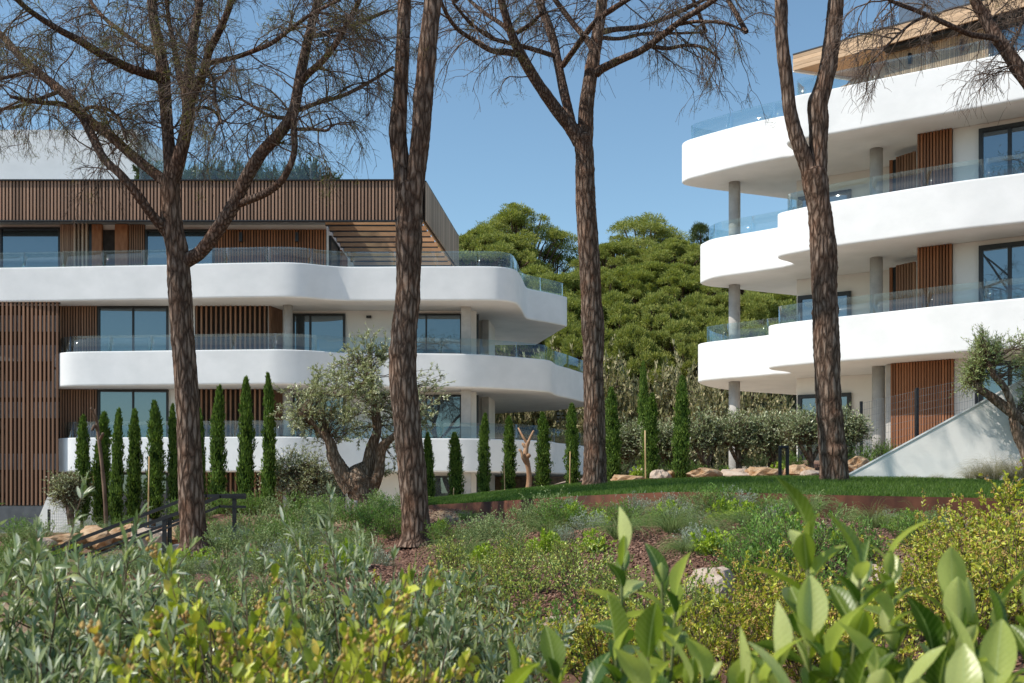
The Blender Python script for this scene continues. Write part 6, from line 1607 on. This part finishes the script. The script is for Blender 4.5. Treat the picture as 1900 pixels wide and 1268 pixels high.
# ------------------------------------------------------------------ foreground olives and yellow shrubs
def fg(name, mesh, Hm, px, top, d, label, cat, group, rz, sxy=1.0):
    x = (px - CX) * d / F; z = g1(x, d)
    h = P(px, top, d).z - z
    place_shrub(name, mesh, x, d, z, sxy, rz, label, cat, group, sz=h / Hm)
fo = [shrub_mesh(400 + k, 1.0, .62, 44, 300, 11500, .047, .0115, 'olivef', 'stem', rstem=.006, sublen=.3, lo=.2, fold=.16, up=.6, spread=.75) for k in range(3)]
for i, (px, top, d, lab, sx) in enumerate([(-40, 935, 2.7, 'at the left picture edge', 1.0), (75, 985, 3.1, 'second from the left picture edge', 1.0), (215, 1040, 3.2, 'below the end of the handrails', 1.0), (335, 1050, 3.4, 'below the leftmost pine trunk', 1.0), (455, 1110, 3.3, 'behind the yellow-green shrub', .9), (690, 975, 3.2, 'with the tallest shoot, below the second pine', .8), (775, 1060, 3.4, 'rightmost of the olives, reaching toward the myrtles', .85), (120, 1110, 2.3, 'lowest at the left corner', .8), (300, 1120, 2.4, 'in front, left of the yellow-green shrub', .8), (640, 1150, 2.6, 'in front, right of the yellow-green shrub', .8), (490, 1190, 2.2, 'small one at the bottom edge', .7), (780, 1180, 2.6, 'at the bottom edge below the myrtles', .8)]):
    fg('olive_shrub', fo[i % 3], 1.0, px, top - 14, d, 'narrow-leaved silvery olive shrub in the foreground, ' + lab, 'shrub', 'foreground olive shrubs', i * 1.9, sx)
fy = [shrub_mesh(420 + k, 1.0, .36, 22, 200, 2900, .032, .019, 'yellow', 'stem', rstem=.004, sublen=.2, lo=.25, fold=.2, up=.6, buds=240, budsize=.010) for k in range(2)]
for i, (px, top, d, lab, sx) in enumerate([(560, 1000, 2.3, 'tallest, at the centre left', 1.0), (480, 1045, 2.4, 'left beside the tallest yellow one', 1.0), (640, 1060, 2.2, 'right beside the tallest yellow one', .9), (560, 1120, 1.9, 'in front of the tallest yellow one', .9), (420, 1130, 2.0, 'lower, toward the left', .9), (700, 1130, 2.0, 'lower, toward the centre', .8)]):
    fg('yellow_shrub', fy[i % 2], 1.0, px, top - 45, d, 'yellow-green orange-budded foreground shrub, ' + lab, 'shrub', 'foreground yellow shrubs', i * 2.3, sx)
fl = shrub_mesh(430, 1.0, .16, 9, 30, 330, .042, .022, 'lime', 'gstem', rstem=.004, sublen=.15, lo=.5, fold=.2, up=.7)
for i, (px, top, d, lab) in enumerate([(110, 1205, 1.7, 'at the bottom left corner'), (160, 1235, 1.6, 'right beside the bottom left one'), (50, 1225, 1.7, 'left beside the bottom left one'), (865, 1190, 1.8, 'at the bottom centre'), (905, 1225, 1.7, 'right of the bottom centre one')]):
    fg('lime_shoot', fl, 1.02, px, top, d, 'bright lime shoot tips ' + lab, 'shrub', 'foreground lime shoots', i * 1.3, .8)

# ------------------------------------------------------------------ broad-leaved shoots, every leaf a part
def bigleaf(seed, curl, fold, wave):
    rs = np.random.RandomState(seed)
    R_, C_ = 9, 5
    V = []
    for i in range(R_):
        t = i / (R_ - 1)
        w = .25 * (math.sin(math.pi * min(1, t ** 1.05 * .975 + .012)) ** .78) + .004
        zc = -curl * t * t
        for j in range(C_):
            s = (j - 2) / 2
            V.append((s * w * (1 - .12 * abs(s) * fold), t - .06 * curl * t * t, zc + fold * abs(s) ** 1.3 * w + wave * math.sin(9 * t + seed + 2 * s) * .02 * abs(s)))
    idx = np.arange(R_ * C_).reshape(R_, C_)
    q = np.stack([idx[:-1, :-1], idx[:-1, 1:], idx[1:, 1:], idx[1:, :-1]], -1).reshape(-1, 4)
    return np.array(V), q
bl = [bigleaf(1, .18, .5, .6), bigleaf(2, .35, .35, 1.0), bigleaf(3, .05, .7, .4), bigleaf(4, .5, .3, .8), bigleaf(5, -.15, .55, .7)]
blm = {}
for key in ('bigleaf', 'paleleaf'):
    blm[key] = []
    for v, q in bl:
        me = npmesh('leaf', v, q, True); me.materials.append(M[key]); blm[key].append(me)
SH = [  # px, top, d, leaves, size
    [(1175, 960, 1.75, 16, .080), (1265, 1035, 1.8, 13, .080), (1015, 1175, 1.6, 13, .075), (930, 1195, 1.7, 10, .065), (1130, 1120, 1.65, 13, .085), (1060, 1215, 1.5, 10, .08), (1225, 1130, 1.6, 13, .085), (955, 1215, 1.5, 9, .075), (1180, 1200, 1.5, 10, .085), (1285, 1180, 1.6, 9, .08)],
    [(1528, 900, 1.58, 20, .098), (1600, 1020, 1.65, 14, .085), (1420, 1140, 1.45, 13, .088), (1350, 1185, 1.5, 11, .085), (1490, 1090, 1.5, 14, .09), (1560, 1130, 1.45, 13, .09), (1640, 1150, 1.45, 12, .09), (1480, 1215, 1.35, 10, .085), (1580, 1215, 1.35, 10, .085)],
    [(1680, 965, 1.75, 15, .078), (1765, 1030, 1.7, 14, .085), (1850, 1045, 1.65, 14, .088), (1905, 1065, 1.6, 12, .085), (1730, 1120, 1.5, 13, .088), (1810, 1140, 1.45, 13, .09), (1880, 1180, 1.4, 11, .09), (1690, 1205, 1.4, 10, .085), (1770, 1220, 1.35, 9, .085)],
]
slab = ['broad-leaved glossy shrub at the bottom centre, shoots below the third pine', 'tallest broad-leaved shrub with a pale pointed leaf before the lawn', 'broad-leaved glossy shrub at the bottom right corner']
rnd = random.Random(77)
for shoots, lab in zip(SH, slab):
    cxm = sum((q[0] - CX) * q[2] / F for q in shoots) / len(shoots)
    base = Vector((cxm, 1.75, g1(cxm, 1.75)))
    root = empty('broad_leaved_shrub', base, lab, 'shrub', 'broad-leaved shrubs in the foreground')
    tubes = []
    more_ = [(q[0] + rnd.choice((-1, 1)) * rnd.uniform(25, 60), q[1] + rnd.uniform(40, 110), q[2] + rnd.uniform(-.08, .2), q[3], q[4] * .92) for q in shoots]
    for si_, (px, top, d, n, size) in enumerate(list(shoots) + more_):
        size *= 1.08
        tip = P(px, top, d); tip.z -= size * .75
        foot = Vector((tip.x * .75 + cxm * .25 + rnd.uniform(-.05, .05), d + .05, base.z - .05))
        pth = np.array([tuple(foot.lerp(tip, t) + Vector((.02 * math.sin(5 * t + si_), .02 * math.cos(4 * t + px), 0))) for t in np.linspace(0, 1, 10)])
        tubes.append(pth)
        ang = rnd.uniform(0, 6.28)
        n = min(15, int(n * 1.12))
        for k in range(n):
            u = k / (n - 1)
            dz = .004 + (u ** 1.15) * .27 * (n / 15)
            # point on the shoot dz below its tip
            L = (tip - foot).length; t = max(0.02, 1 - dz / L)
            f_ = t * 9; a_ = min(8, int(f_)); pos = pth[a_] * (1 - (f_ - a_)) + pth[a_ + 1] * (f_ - a_)
            ang += 2.4 + rnd.uniform(-.35, .35)
            tilt = math.radians(10 + 58 * min(1, u * 1.5) + rnd.uniform(-10, 10))   # from the stem
            sz = size * (.52 + .36 * min(1, u * 2.2)) * rnd.uniform(.82, 1.12)
            if k == 0: sz = size * .98
            key = 'paleleaf' if px > 1120 and ((k < 4 and rnd.random() < .5) or rnd.random() < .12) else 'bigleaf'
            me = blm[key][rnd.randrange(5)]
            dirv = Vector((math.cos(ang) * math.sin(tilt), math.sin(ang) * math.sin(tilt), math.cos(tilt)))
            up = Vector((-math.cos(ang) * math.cos(tilt), -math.sin(ang) * math.cos(tilt), math.sin(tilt)))
            xax = dirv.cross(up).normalized(); zax = xax.cross(dirv).normalized()
            mt = Matrix((xax, dirv, zax)).transposed().to_4x4()
            mt = mt @ Matrix.Rotation(rnd.uniform(-.5, .5), 4, 'Y')
            o = link('leaf', me, root)
            mt.translation = Vector(pos) - base
            o.matrix_local = mt @ Matrix.Scale(sz, 4)
    v, q = tubes_batch(np.array(tubes) - np.array(base), np.full(len(tubes), .0055), np.full(len(tubes), .0025), 7)
    link('stems', npmesh('stems', v, q, True), root, M['gstem'])
